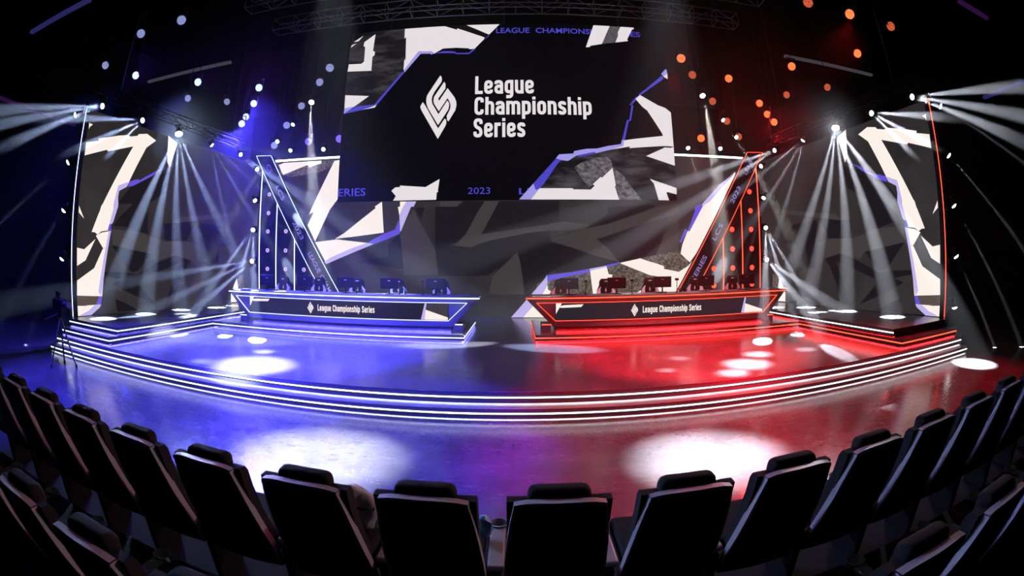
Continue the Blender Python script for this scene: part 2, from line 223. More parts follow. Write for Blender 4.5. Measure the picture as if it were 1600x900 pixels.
BEAMS = [
 [[-11.49,8.95,6.72],[-10.9,4.69,5.47],2.4,0.7],
 [[-11.49,8.95,6.72],[-10.9,5.2,5.31],2.4,0.7],
 [[-11.49,8.95,6.72],[-10.9,6.16,5.27],2.4,0.7],
 [[-11.32,10.82,6.72],[-10.9,8.03,6.02],2.4,0.7],
 [[-11.32,10.82,6.72],[-10.9,8.69,5.63],2.4,0.7],
 [[-11.32,10.82,6.72],[-10.9,9.56,5.68],2.4,0.7],
 [[-11.15,12.66,6.72],[-10.9,10.94,4.0],3.6,0.8],
 [[-11.15,12.66,6.72],[-10.9,11.78,3.89],3.6,0.8],
 [[-11.15,12.66,6.72],[-10.9,12.66,3.98],3.6,0.8],
 [[-11.15,12.66,6.72],[-10.7,13.37,4.04],3.6,0.8],
 [[-11.15,12.66,6.72],[-9.99,13.86,4.07],3.6,0.8],
 [[-10.98,14.55,6.72],[-8.93,15.82,6.51],2.6,0.4],
 [[-10.98,14.55,6.72],[-9.04,15.99,5.0],2.6,0.4],
 [[-10.98,14.55,6.72],[-9.73,15.67,4.5],2.6,0.4],
 [[-10.98,14.55,6.72],[-10.5,15.2,4.23],2.6,0.4],
 [[-10.8,16.5,6.72],[-9.25,16.0,5.63],2.6,0.4],
 [[-10.8,16.5,6.72],[-9.6,16.0,6.08],2.6,0.4],
 [[11.49,8.95,6.72],[10.9,4.4,5.64],2.4,0.7],
 [[11.49,8.95,6.72],[10.9,4.81,5.11],2.4,0.7],
 [[11.49,8.95,6.72],[10.9,5.92,5.13],2.4,0.7],
 [[11.32,10.82,6.72],[10.9,8.44,5.97],2.4,0.7],
 [[11.32,10.82,6.72],[10.9,8.96,5.65],2.4,0.7],
 [[11.32,10.82,6.72],[10.9,9.42,5.57],2.4,0.7],
 [[11.15,12.66,6.72],[10.4,13.55,4.16],3.6,0.8],
 [[11.15,12.66,6.72],[10.77,13.28,3.92],3.6,0.8],
 [[11.15,12.66,6.72],[10.9,12.33,3.83],3.6,0.8],
 [[11.15,12.66,6.72],[10.9,11.28,3.92],3.6,0.8],
 [[11.15,12.66,6.72],[10.9,10.29,4.17],3.6,0.8],
 [[10.98,14.55,6.72],[9.28,15.76,5.35],2.6,0.4],
 [[10.98,14.55,6.72],[9.71,15.61,4.62],2.6,0.4],
 [[10.98,14.55,6.72],[10.33,15.28,4.36],2.6,0.4],
 [[10.8,16.5,6.72],[9.34,16.0,6.2],2.6,0.4],
 [[10.8,16.5,6.72],[9.47,16.0,6.01],2.6,0.4],
 [[-10.03,16.75,6.1],[-8.19,16.0,5.34],1.7,0.06],
 [[-10.03,16.75,6.1],[-8.6,16.0,4.99],1.7,0.06],
 [[-10.03,16.75,4.84],[-8.24,16.0,3.66],1.7,0.06],
 [[-10.03,16.75,4.84],[-8.8,16.0,3.06],1.7,0.06],
 [[-10.03,16.75,3.65],[-9.43,13.8,2.1],2.0,0.45],
 [[-10.03,16.75,3.65],[-8.72,13.8,1.9],2.0,0.45],
 [[-10.03,16.75,3.65],[-8.14,13.8,1.92],2.0,0.45],
 [[-10.03,16.75,2.39],[-10.34,13.8,2.07],2.0,0.45],
 [[-10.03,16.75,2.39],[-10.18,13.8,1.63],2.0,0.45],
 [[-10.03,16.75,2.39],[-9.58,13.8,1.44],2.0,0.45],
 [[10.2,16.75,6.1],[7.98,16.0,5.1],1.7,0.06],
 [[10.2,16.75,6.1],[8.52,16.0,4.88],1.7,0.06],
 [[10.2,16.75,4.84],[8.44,16.0,3.35],1.7,0.06],
 [[10.2,16.75,4.84],[9.12,16.0,3.0],1.7,0.06],
 [[10.2,16.75,3.65],[8.45,13.8,1.98],2.0,0.45],
 [[10.2,16.75,3.65],[9.07,13.8,1.85],2.0,0.45],
 [[10.2,16.75,3.65],[9.76,13.8,1.62],2.0,0.45],
 [[10.2,16.75,2.39],[9.21,13.8,1.64],2.0,0.45],
 [[10.2,16.75,2.39],[10.34,13.8,1.27],2.0,0.45],
 [[10.2,16.75,2.39],[10.5,13.02,1.08],2.0,0.45],
 [[-11.96,8.2,6.35],[-13.13,6.13,5.24],1.2,0.3],
 [[-11.96,8.2,4.98],[-12.81,6.8,3.65],1.2,0.3],
 [[-11.96,8.2,3.64],[-12.47,7.23,2.13],1.2,0.3],
 [[-11.96,8.2,2.31],[-12.19,7.72,1.45],1.2,0.3],
 [[-11.96,8.2,0.98],[-11.89,8.11,0.23],1.2,0.3],
 [[11.96,8.2,6.35],[13.17,6.38,4.8],1.2,0.3],
 [[11.96,8.2,4.98],[12.8,6.94,3.27],1.2,0.3],
 [[11.96,8.2,3.64],[12.49,7.21,1.9],1.2,0.3],
 [[11.96,8.2,2.31],[12.29,7.42,0.93],1.2,0.3],
 [[11.96,8.2,0.98],[11.95,8.07,0.39],1.2,0.3],
]
FIX = {
 'top': [[-11.49,8.95,6.72],[-11.32,10.82,6.72],[-11.15,12.66,6.72],[-10.98,14.55,6.72],[-10.8,16.5,6.72],[11.49,8.95,6.72],[11.32,10.82,6.72],[11.15,12.66,6.72],[10.98,14.55,6.72],[10.8,16.5,6.72]],
 'tower': [[-10.03,16.75,6.1],[-10.03,16.75,4.84],[-10.03,16.75,3.65],[-10.03,16.75,2.39],[10.2,16.75,6.1],[10.2,16.75,4.84],[10.2,16.75,3.65],[10.2,16.75,2.39]],
 'outer': [[-11.96,8.2,6.35],[-11.96,8.2,4.98],[-11.96,8.2,3.64],[-11.96,8.2,2.31],[-11.96,8.2,0.98],[11.96,8.2,6.35],[11.96,8.2,4.98],[11.96,8.2,3.64],[11.96,8.2,2.31],[11.96,8.2,0.98]],
 'blue': [[-14.82,11.04,9.5,0],[-14.43,12.64,9.5,1],[-11.46,9.86,9.5,0],[-9.53,9.88,9.5,0],[-14.04,16.08,9.5,0],[-12.33,14.66,9.5,1],[-12.94,17.92,9.75,0],[-11.52,17.42,8.36,1],[-11.67,17.92,8.84,1],[-10.99,17.42,9.24,1],[-10.12,16.33,9.5,1],[-9.65,17.42,7.24,0],[-9.38,17.92,8.23,0],[-8.49,17.42,8.87,0],[-8.21,17.92,7.41,2],[-7.34,16.56,9.5,0],[-6.36,15.29,9.5,0],[-6.56,17.42,7.29,2]],
 'red': [[6.29,14.85,9.5,1],[7.25,16.23,9.5,0],[8.02,17.92,7.4,1],[8.53,17.42,8.9,0],[9.33,17.92,8.24,0],[8.83,16.24,9.5,1],[9.85,17.92,7.59,0],[10.84,17.42,9.02,1],[11.48,17.92,8.73,1],[11.49,17.42,8.23,1],[12.26,17.17,9.5,0],[10.75,14.26,9.5,1],[8.71,9.78,9.5,0],[13.54,15.6,9.5,0],[10.39,9.78,9.5,1],[12.56,12.09,9.5,1],[12.29,9.67,9.5,0]],
 'white': [[-7.71,16.85,8.8,-6.97,16.25,4.25,4.5],[-8.52,17.0,7.96,-9.02,16.4,5.69,2.5],[-9.11,16.85,7.23,-9.17,16.25,6.49,2],[-8.86,17.62,7.02,-8.85,17.02,6.13,2],[-6.96,16.85,6.77,-6.95,16.25,5.88,2],[7.8,16.85,8.92,7.83,16.25,5.14,4.5],[8.64,17.0,7.99,9.28,16.4,6.41,2.5],[9.12,16.85,7.26,9.2,16.25,6.42,2],[8.72,17.62,6.95,8.46,17.02,5.99,2],[6.94,16.85,6.72,7.16,16.25,5.12,2]],
}

# ------------------------------------------------------------------ materials
def new_mat(name):
    m = bpy.data.materials.new(name)
    m.use_nodes = True
    return m, m.node_tree, m.node_tree.nodes['Principled BSDF']

def pbr(name, col, rough=0.5, metal=0.0, spec=0.5, noise=0.0, nscale=20.0, coat=0.0):
    m, t, b = new_mat(name)
    b.inputs['Base Color'].default_value = (*col, 1)
    b.inputs['Roughness'].default_value = rough
    b.inputs['Metallic'].default_value = metal
    b.inputs['Specular IOR Level'].default_value = spec
    b.inputs['Coat Weight'].default_value = coat
    if noise:
        n = t.nodes.new('ShaderNodeTexNoise'); n.inputs['Scale'].default_value = nscale; n.inputs['Detail'].default_value = 4
        c = t.nodes.new('ShaderNodeTexCoord'); t.links.new(c.outputs['Object'], n.inputs['Vector'])
        r = t.nodes.new('ShaderNodeMapRange')
        r.inputs['From Min'].default_value = 0.3; r.inputs['From Max'].default_value = 0.7
        r.inputs['To Min'].default_value = 1 - noise; r.inputs['To Max'].default_value = 1 + noise
        t.links.new(n.outputs['Fac'], r.inputs['Value'])
        x = t.nodes.new('ShaderNodeVectorMath'); x.operation = 'SCALE'; x.inputs[0].default_value = col
        t.links.new(r.outputs['Result'], x.inputs['Scale'])
        t.links.new(x.outputs['Vector'], b.inputs['Base Color'])
    return m

def emis(name, col, strength, base=(0.0008, 0.0008, 0.0008), rough=0.8):
    m, t, b = new_mat(name)
    b.inputs['Base Color'].default_value = (*base, 1)
    b.inputs['Roughness'].default_value = rough
    b.inputs['Specular IOR Level'].default_value = 0.0
    b.inputs['Emission Color'].default_value = (*col, 1)
    b.inputs['Emission Strength'].default_value = strength
    return m

def emis_noise(name, c0, c1, scale, stretch=(1, 1, 1), lo=0.4, hi=0.62, detail=8):
    m = emis(name, c0, 1.0)
    t = m.node_tree; b = t.nodes['Principled BSDF']
    c = t.nodes.new('ShaderNodeTexCoord'); mp = t.nodes.new('ShaderNodeMapping')
    mp.inputs['Scale'].default_value = stretch; mp.inputs['Rotation'].default_value = (0, 0.5, 0)
    n = t.nodes.new('ShaderNodeTexNoise'); n.inputs['Scale'].default_value = scale; n.inputs['Detail'].default_value = detail; n.inputs['Roughness'].default_value = 0.7
    r = t.nodes.new('ShaderNodeValToRGB')
    r.color_ramp.elements[0].position = lo; r.color_ramp.elements[0].color = (*c0, 1)
    r.color_ramp.elements[1].position = hi; r.color_ramp.elements[1].color = (*c1, 1)
    t.links.new(c.outputs['Object'], mp.inputs['Vector']); t.links.new(mp.outputs['Vector'], n.inputs['Vector'])
    t.links.new(n.outputs['Fac'], r.inputs['Fac']); t.links.new(r.outputs['Color'], b.inputs['Emission Color'])
    return m

def floor_mat(name, base, rough, scuff, bump):
    m, t, b = new_mat(name)
    b.inputs['Specular IOR Level'].default_value = 0.7
    c = t.nodes.new('ShaderNodeTexCoord')
    n1 = t.nodes.new('ShaderNodeTexNoise'); n1.inputs['Scale'].default_value = 0.9; n1.inputs['Detail'].default_value = 9; n1.inputs['Roughness'].default_value = 0.65
    n2 = t.nodes.new('ShaderNodeTexNoise'); n2.inputs['Scale'].default_value = 7.0; n2.inputs['Detail'].default_value = 8; n2.inputs['Roughness'].default_value = 0.7
    mp = t.nodes.new('ShaderNodeMapping'); mp.inputs['Scale'].default_value = (1.0, 6.0, 1.0); mp.inputs['Rotation'].default_value = (0, 0, 0.25)
    n3 = t.nodes.new('ShaderNodeTexNoise'); n3.inputs['Scale'].default_value = 5.0; n3.inputs['Detail'].default_value = 10; n3.inputs['Roughness'].default_value = 0.8
    t.links.new(c.outputs['Object'], n1.inputs['Vector']); t.links.new(c.outputs['Object'], n2.inputs['Vector'])
    t.links.new(c.outputs['Object'], mp.inputs['Vector']); t.links.new(mp.outputs['Vector'], n3.inputs['Vector'])
    def rng(src, a0, a1, b0, b1):
        r = t.nodes.new('ShaderNodeMapRange')
        for k, v in zip(('From Min', 'From Max', 'To Min', 'To Max'), (a0, a1, b0, b1)): r.inputs[k].default_value = v
        t.links.new(src, r.inputs['Value']); return r.outputs['Result']
    def mul(a_, b_):
        x = t.nodes.new('ShaderNodeMath'); x.operation = 'MULTIPLY'
        t.links.new(a_, x.inputs[0]); t.links.new(b_, x.inputs[1]); return x.outputs[0]
    stain = rng(n1.outputs['Fac'], 0.35, 0.68, 0.75, 1.3)
    fine = rng(n2.outputs['Fac'], 0.3, 0.7, 0.9, 1.12)
    scr = rng(n3.outputs['Fac'], 0.62, 0.78, 1.0, 1.0 + scuff)
    f = mul(mul(stain, fine), scr)
    if scuff > 1:                                   # pale scratches wandering over the vinyl
        mpv = t.nodes.new('ShaderNodeMapping'); mpv.inputs['Scale'].default_value = (0.55, 1.3, 1.0); mpv.inputs['Rotation'].default_value = (0, 0, 0.5)
        dn = t.nodes.new('ShaderNodeVectorMath'); dn.operation = 'MULTIPLY_ADD'; dn.inputs[1].default_value = (0.9, 0.9, 0.0)
        t.links.new(c.outputs['Object'], mpv.inputs['Vector'])
        t.links.new(n2.outputs['Color'], dn.inputs[0]); t.links.new(mpv.outputs['Vector'], dn.inputs[2])
        vo = t.nodes.new('ShaderNodeTexVoronoi'); vo.feature = 'DISTANCE_TO_EDGE'; vo.inputs['Scale'].default_value = 2.2
        t.links.new(dn.outputs['Vector'], vo.inputs['Vector'])
        line = rng(vo.outputs['Distance'], 0.0, 0.028, 1.0, 0.0)
        msk = rng(n3.outputs['Fac'], 0.50, 0.62, 0.0, 2.6)
        lm = mul(line, msk)
        ad = t.nodes.new('ShaderNodeMath'); ad.operation = 'ADD'; t.links.new(lm, ad.inputs[0]); t.links.new(f, ad.inputs[1]); f = ad.outputs[0]
    x = t.nodes.new('ShaderNodeVectorMath'); x.operation = 'SCALE'; x.inputs[0].default_value = base
    t.links.new(f, x.inputs['Scale']); t.links.new(x.outputs['Vector'], b.inputs['Base Color'])
    rr = t.nodes.new('ShaderNodeMapRange')
    for k, v in zip(('From Min', 'From Max', 'To Min', 'To Max'), (0.3, 0.7, rough * 0.75, rough * 1.35)): rr.inputs[k].default_value = v
    t.links.new(n2.outputs['Fac'], rr.inputs['Value']); t.links.new(rr.outputs['Result'], b.inputs['Roughness'])
    bp = t.nodes.new('ShaderNodeBump'); bp.inputs['Strength'].default_value = bump; bp.inputs['Distance'].default_value = 0.02
    t.links.new(n3.outputs['Fac'], bp.inputs['Height']); t.links.new(bp.outputs['Normal'], b.inputs['Normal'])
    return m

M = {}
M['floor'] = floor_mat('scuffed_vinyl', (0.075, 0.075, 0.078), 0.17, 1.8, 0.03)
M['stage'] = floor_mat('stage_vinyl', (0.085, 0.085, 0.088), 0.20, 0.2, 0.006)
M['tread'] = floor_mat('tread_vinyl', (0.16, 0.16, 0.165), 0.35, 0.3, 0.05)
M['fascia'] = pbr('grey_fascia', (0.22, 0.24, 0.26), 0.45, noise=0.15)
M['black'] = pbr('black_matte', (0.006, 0.006, 0.0065), 0.6, spec=0.2)
M['drape'] = pbr('black_drape', (0.0008, 0.0008, 0.0009), 1.0, spec=0.0, noise=0.3, nscale=6)
M['rig_black'] = pbr('rig_black', (0.003, 0.003, 0.0035), 0.7, spec=0.1)
M['tower'] = pbr('tower_panel', (0.006, 0.006, 0.0065), 0.5, spec=0.1)
M['metal'] = pbr('dark_metal', (0.10, 0.10, 0.105), 0.35, 0.5)
M['truss'] = pbr('truss_aluminium', (0.35, 0.35, 0.37), 0.4, 0.8)
M['desk'] = pbr('desk_panel', (0.13, 0.13, 0.135), 0.45, spec=0.2, noise=0.08)
M['shell'] = pbr('seat_shell', (0.016, 0.016, 0.018), 0.55, noise=0.2, nscale=60)
M['cushion'] = pbr('seat_cloth', (0.018, 0.018, 0.02), 0.9, spec=0.2, noise=0.3, nscale=90)
M['trim'] = pbr('seat_trim', (0.38, 0.39, 0.40), 0.45)
M['arm'] = pbr('armrest_plastic', (0.32, 0.32, 0.33), 0.35)
M['carpet'] = pbr('riser_carpet', (0.03, 0.03, 0.031), 0.95, spec=0.1, noise=0.25, nscale=70)
M['monitor'] = pbr('monitor_case', (0.007, 0.007, 0.008), 0.4, spec=0.2)
M['white_plastic'] = pbr('white_leather', (0.72, 0.72, 0.78), 0.5)
M['gold'] = pbr('gold_print', (0.75, 0.55, 0.30), 0.4, 0.3)
M['grey_cloth'] = pbr('grey_canvas', (0.42, 0.42, 0.40), 0.9, noise=0.25, nscale=14)
M['blue_plastic'] = pbr('blue_film', (0.25, 0.62, 1.0), 0.15)
M['clear_plastic'] = pbr('clear_film', (0.45, 0.5, 0.6), 0.1)
M['paper'] = pbr('paper', (0.7, 0.7, 0.72), 0.8)
M['W'] = emis('led_white', (1.0, 0.90, 0.83), 0.98)
M['L'] = emis('led_lavender', (0.62, 0.54, 0.98), 0.85)
M['P'] = emis('led_purple', (0.15, 0.105, 0.80), 0.85)
M['WS'] = emis('screen_white', (0.86, 0.80, 0.82), 0.95)
M['LS'] = emis('screen_lavender', (0.40, 0.36, 0.88), 0.9)
M['PS'] = emis('screen_purple', (0.085, 0.07, 0.62), 0.9)
M['K'] = emis('screen_black', (0.0012, 0.001, 0.0022), 1.0, base=(0.004, 0.004, 0.004))
M['K2'] = emis('screen_dark', (0.006, 0.004, 0.005), 1.0)
M['T'] = emis_noise('screen_stone', (0.008, 0.007, 0.009), (0.10, 0.09, 0.10), 0.55, (1, 1, 3.5), 0.46, 0.75)
M['T2'] = emis_noise('screen_grain', (0.05, 0.045, 0.05), (0.16, 0.14, 0.15), 14, (1, 1, 1), 0.35, 0.7)
M['G'] = emis_noise('screen_rock', (0.035, 0.032, 0.036), (0.21, 0.19, 0.21), 5, (1, 1, 1.6), 0.38, 0.62)
M['wallbg'] = emis_noise('led_grey', (0.022, 0.019, 0.021), (0.040, 0.034, 0.036), 0.35, (1, 1, 1), 0.35, 0.7, 3)
M['Dk'] = emis('led_dark', (0.011, 0.0095, 0.013), 1.0)
M['Lt'] = emis('led_mid', (0.052, 0.045, 0.046), 1.0)
M['Br'] = emis('led_brown', (0.10, 0.075, 0.07), 1.0)
M['Sp'] = emis_noise('led_speckle', (0.03, 0.025, 0.024), (0.24, 0.20, 0.17), 11, (1, 1, 1), 0.40, 0.66)
M['deskbg'] = emis('desk_led_dark', (0.020, 0.018, 0.026), 1.0)
M['G2'] = emis('desk_led_grey', (0.055, 0.045, 0.06), 1.0)
M['strip_w'] = emis('led_strip_white', (0.90, 0.95, 1.0), 3.5)
M['strip_b'] = emis('led_strip_blue', (0.34, 0.40, 1.0), 6.0)
M['strip_r'] = emis('led_strip_red', (1.0, 0.055, 0.022), 4.5)
M['glow_w'] = emis('underglow_white', (0.85, 0.93, 1.0), 10.0)
M['glow_b'] = emis('underglow_blue', (0.07, 0.06, 1.0), 55.0)
M['glow_r'] = emis('underglow_red', (1.0, 0.015, 0.02), 40.0)
M['lens_w'] = emis('lens_white', (0.92, 0.96, 1.0), 9.0)
M['text_v'] = emis('lettering_violet', (0.42, 0.36, 0.95), 0.65)
M['badge_v'] = emis('badge_violet', (0.62, 0.45, 1.0), 1.3)
M['badge_r'] = emis('badge_red', (1.0, 0.035, 0.02), 4.0)
M['beam_glow_v'] = emis('painted_glow_violet', (0.02, 0.018, 0.10), 1.0)  # light caught by roof beams, painted as glow; the beams hold no lamp
M['beam_glow_m'] = emis('painted_glow_magenta', (0.022, 0.005, 0.04), 1.0)
M['beam_glow_g'] = emis('painted_glow_grey', (0.045, 0.042, 0.05), 1.0)

def led_dots(name, hot, rim, strength):
    m = emis(name, hot, strength)
    t = m.node_tree; b = t.nodes['Principled BSDF']
    c = t.nodes.new('ShaderNodeTexCoord')
    v = t.nodes.new('ShaderNodeTexVoronoi'); v.inputs['Scale'].default_value = 26.0; v.inputs['Randomness'].default_value = 0.25
    r = t.nodes.new('ShaderNodeValToRGB')
    r.color_ramp.elements[0].position = 0.30; r.color_ramp.elements[0].color = (*hot, 1)
    r.color_ramp.elements[1].position = 0.62; r.color_ramp.elements[1].color = (*rim, 1)
    t.links.new(c.outputs['Object'], v.inputs['Vector']); t.links.new(v.outputs['Distance'], r.inputs['Fac'])
    t.links.new(r.outputs['Color'], b.inputs['Emission Color'])
    return m
M['dots_b'] = led_dots('led_cells_pale_blue', (0.70, 0.80, 1.0), (0.04, 0.04, 0.5), 0.8)
M['dots_b2'] = led_dots('led_cells_blue_full', (0.60, 0.78, 1.0), (0.25, 0.30, 1.0), 2.2)
M['dots_v'] = led_dots('led_cells_violet', (0.45, 0.35, 1.0), (0.08, 0.02, 0.7), 1.1)
M['dots_r'] = led_dots('led_cells_red', (1.0, 0.24, 0.09), (0.3, 0.01, 0.01), 0.9)
M['dots_r2'] = led_dots('led_cells_red_full', (1.0, 0.30, 0.09), (1.0, 0.04, 0.01), 1.8)

# ------------------------------------------------------------------ mesh helpers
class MB:
    def __init__(self): self.bm = bmesh.new()
    def face(self, pts):
        try: self.bm.faces.new([self.bm.verts.new(p) for p in pts])
        except ValueError: pass
        return self
    def box(self, x0, x1, y0, y1, z0, z1):
        v = [self.bm.verts.new(p) for p in ((x0,y0,z0),(x1,y0,z0),(x1,y1,z0),(x0,y1,z0),(x0,y0,z1),(x1,y0,z1),(x1,y1,z1),(x0,y1,z1))]
        for f in ((3,2,1,0),(4,5,6,7),(0,1,5,4),(1,2,6,5),(2,3,7,6),(3,0,4,7)): self.bm.faces.new([v[i] for i in f])
        return self
    def rbox(self, x0, x1, y0, y1, z0, z1, r=0.02, seg=3):
        b = bmesh.new()
        m = MB(); m.bm.free(); m.bm = b
        m.box(x0, x1, y0, y1, z0, z1)
        bmesh.ops.bevel(b, geom=list(b.edges), offset=r, segments=seg, affect='EDGES', profile=0.5)
        self.add(b); b.free()
        return self
    def add(self, b, mat=None):
        mp = {}
        for v in b.verts: mp[v] = self.bm.verts.new(mat @ v.co if mat else v.co)
        for f in b.faces:
            try:
                nf = self.bm.faces.new([mp[v] for v in f.verts]); nf.smooth = f.smooth; nf.material_index = f.material_index
            except ValueError: pass
        return self
    def cyl(self, p0, p1, r0, r1=None, seg=12, cap=True, smooth=True):
        r1 = r0 if r1 is None else r1
        p0, p1 = Vector(p0), Vector(p1)
        q = (p1 - p0).to_track_quat('Z', 'Y')
        a = [self.bm.verts.new(p0 + q @ Vector((r0*math.cos(2*PI*i/seg), r0*math.sin(2*PI*i/seg), 0))) for i in range(seg)]
        b = [self.bm.verts.new(p1 + q @ Vector((r1*math.cos(2*PI*i/seg), r1*math.sin(2*PI*i/seg), 0))) for i in range(seg)]
        for i in range(seg):
            f = self.bm.faces.new((a[i], a[(i+1)%seg], b[(i+1)%seg], b[i])); f.smooth = smooth
        if cap:
            self.bm.faces.new(a[::-1]); self.bm.faces.new(b)
        return self
    def bar(self, p0, p1, w, h=None):
        h = w if h is None else h
        p0, p1 = Vector(p0), Vector(p1)
        q = (p1 - p0).to_track_quat('Z', 'Y')
        c = [Vector((-w/2,-h/2,0)), Vector((w/2,-h/2,0)), Vector((w/2,h/2,0)), Vector((-w/2,h/2,0))]
        a = [self.bm.verts.new(p0 + q @ k) for k in c]; b = [self.bm.verts.new(p1 + q @ k) for k in c]
        for i in range(4): self.bm.faces.new((a[i], a[(i+1)%4], b[(i+1)%4], b[i]))
        self.bm.faces.new(a[::-1]); self.bm.faces.new(b)
        return self
    def tube(self, pts, r, seg=8):
        for p, q in zip(pts, pts[1:]): self.cyl(p, q, r, seg=seg)
        return self
    def prism_xz(self, poly, y0, y1):
        a = [self.bm.verts.new((x, y0, z)) for x, z in poly]; b = [self.bm.verts.new((x, y1, z)) for x, z in poly]
        n = len(poly)
        self.bm.faces.new(a); self.bm.faces.new(b[::-1])
        for i in range(n): self.bm.faces.new((a[(i+1)%n], a[i], b[i], b[(i+1)%n]))
        return self
    def prism_yz(self, poly, x0, x1, smooth=False):
        a = [self.bm.verts.new((x0, y, z)) for y, z in poly]; b = [self.bm.verts.new((x1, y, z)) for y, z in poly]
        n = len(poly)
        self.bm.faces.new(a); self.bm.faces.new(b[::-1])
        for i in range(n): self.bm.faces.new((a[(i+1)%n], a[i], b[i], b[(i+1)%n]))
        return self
    def lathe(self, prof, centre=(0,0,0), seg=20):
        rings = []
        for r, z in prof:
            rings.append([self.bm.verts.new((centre[0]+r*math.cos(2*PI*i/seg), centre[1]+r*math.sin(2*PI*i/seg), centre[2]+z)) for i in range(seg)])
        for a, b in zip(rings, rings[1:]):
            for i in range(seg):
                f = self.bm.faces.new((a[i], a[(i+1)%seg], b[(i+1)%seg], b[i])); f.smooth = True
        return self
    def build(self, name, mat, parent=None, recalc=True, smooth=False):
        if recalc: bmesh.ops.recalc_face_normals(self.bm, faces=list(self.bm.faces))
        me = bpy.data.meshes.new(name); self.bm.to_mesh(me); self.bm.free()
        for m in (mat if isinstance(mat, (list, tuple)) else [mat]): me.materials.append(m)
        if smooth:
            for p in me.polygons: p.use_smooth = True
        o = bpy.data.objects.new(name, me); COL.objects.link(o)
        if parent is not None: o.parent = parent
        return o

def tag(o, label=None, cat=None, group=None, kind=None):
    if label: o['label'] = label
    if cat: o['category'] = cat
    if group: o['group'] = group
    if kind: o['kind'] = kind
    return o
def thing(name, label, cat, loc=(0,0,0), rot=(0,0,0), group=None):
    o = bpy.data.objects.new(name, None); COL.objects.link(o)
    o.location = loc; o.rotation_euler = rot; o.empty_display_size = 0.2
    return tag(o, label, cat, group)
KIDS = {}
def copy_tree(o, parent=None):
    c = o.copy(); COL.objects.link(c)
    if parent is not None: c.parent = parent; c.matrix_parent_inverse = o.matrix_parent_inverse.copy()
    for ch in list(o.children): copy_tree(ch, c)
    return c
ORD = ['first','second','third','fourth','fifth','sixth','seventh','eighth','ninth','tenth','eleventh','twelfth','thirteenth','fourteenth','fifteenth','sixteenth','seventeenth','eighteenth']

def text_mesh(body, bold=0.0, spacing=1.0):
    """Lettering as a list of triangles in a box of unit cap height: (verts2d, faces, width)."""
    cu = bpy.data.curves.new('lettering', 'FONT'); cu.body = body; cu.offset = bold; cu.space_character = spacing; cu.resolution_u = 3
    ob = bpy.data.objects.new('lettering', cu); COL.objects.link(ob)
    dg = bpy.context.evaluated_depsgraph_get(); dg.update()
    me = bpy.data.meshes.new_from_object(ob.evaluated_get(dg))
    vs = [(v.co.x, v.co.y) for v in me.vertices]; fs = [tuple(p.vertices) for p in me.polygons]
    bpy.data.objects.remove(ob); bpy.data.curves.remove(cu); bpy.data.meshes.remove(me)
    return vs, fs
CAPH = {}
def cap_height(bold):
    if bold not in CAPH:
        vs, _ = text_mesh('E', bold); CAPH[bold] = (min(v[1] for v in vs), max(v[1] for v in vs))
    return CAPH[bold]
def lay_text(mb, body, place, x0, x1, zb, zc, bold=0.0, mi=0, spacing=1.0):
    """Fit lettering between x0..x1 with base line zb and cap line zc; place(u, v) gives the point on the face."""
    vs, fs = text_mesh(body, bold, spacing)
    c0, c1 = cap_height(bold); a0 = min(v[0] for v in vs); a1 = max(v[0] for v in vs)
    P = [mb.bm.verts.new(place(x0 + (x-a0)/(a1-a0)*(x1-x0), zb + (y-c0)/(c1-c0)*(zc-zb))) for x, y in vs]
    for f in fs:
        try: nf = mb.bm.faces.new([P[i] for i in f]); nf.material_index = mi
        except ValueError: pass

def _round(pts, r, closed, n=4):
    out = []; N = len(pts)
    for i, p in enumerate(pts):
        p = Vector(p)
        if not closed and i in (0, N-1): out.append(p); continue
        a, b = Vector(pts[i-1]), Vector(pts[(i+1) % N])
        ra = min(r, (a-p).length*0.5); rb = min(r, (b-p).length*0.5)
        s, e = p + (a-p).normalized()*ra, p + (b-p).normalized()*rb
        for k in range(n+1):
            q = k/n; out.append(s*(1-q)**2 + p*2*q*(1-q) + e*q*q)
    return out
def stroke(mb, pts, w, place, closed=False, r=0.17, mi=0):
    P = []
    for p in _round([Vector(p) for p in pts], r, closed):
        if not P or (p-P[-1]).length > 1e-4: P.append(p)
    if closed and (P[0]-P[-1]).length < 1e-4: P.pop()
    N = len(P); L = []; Rr = []
    for i in range(N):
        a = P[i-1] if (closed or i > 0) else None; b = P[(i+1) % N] if (closed or i < N-1) else None
        d0 = (P[i]-a).normalized() if a is not None and (P[i]-a).length > 1e-6 else None
        d1 = (b-P[i]).normalized() if b is not None and (b-P[i]).length > 1e-6 else None
        d0 = d1 if d0 is None else d0; d1 = d0 if d1 is None else d1
        n0, n1 = Vector((-d0.y, d0.x)), Vector((-d1.y, d1.x)); m = (n0+n1).normalized()
        m = m * (w/2/max(0.5, m.dot(n0)))
        L.append(P[i]+m); Rr.append(P[i]-m)
    VL = [mb.bm.verts.new(place(*v)) for v in L]; VR = [mb.bm.verts.new(place(*v)) for v in Rr]
    for i in range(N if closed else N-1):
        j = (i+1) % N
        f = mb.bm.faces.new((VL[i], VR[i], VR[j], VL[j])); f.material_index = mi
_l, _r, _b, _t, _x = 0.095, 0.405, 0.085, 0.675, 0.76
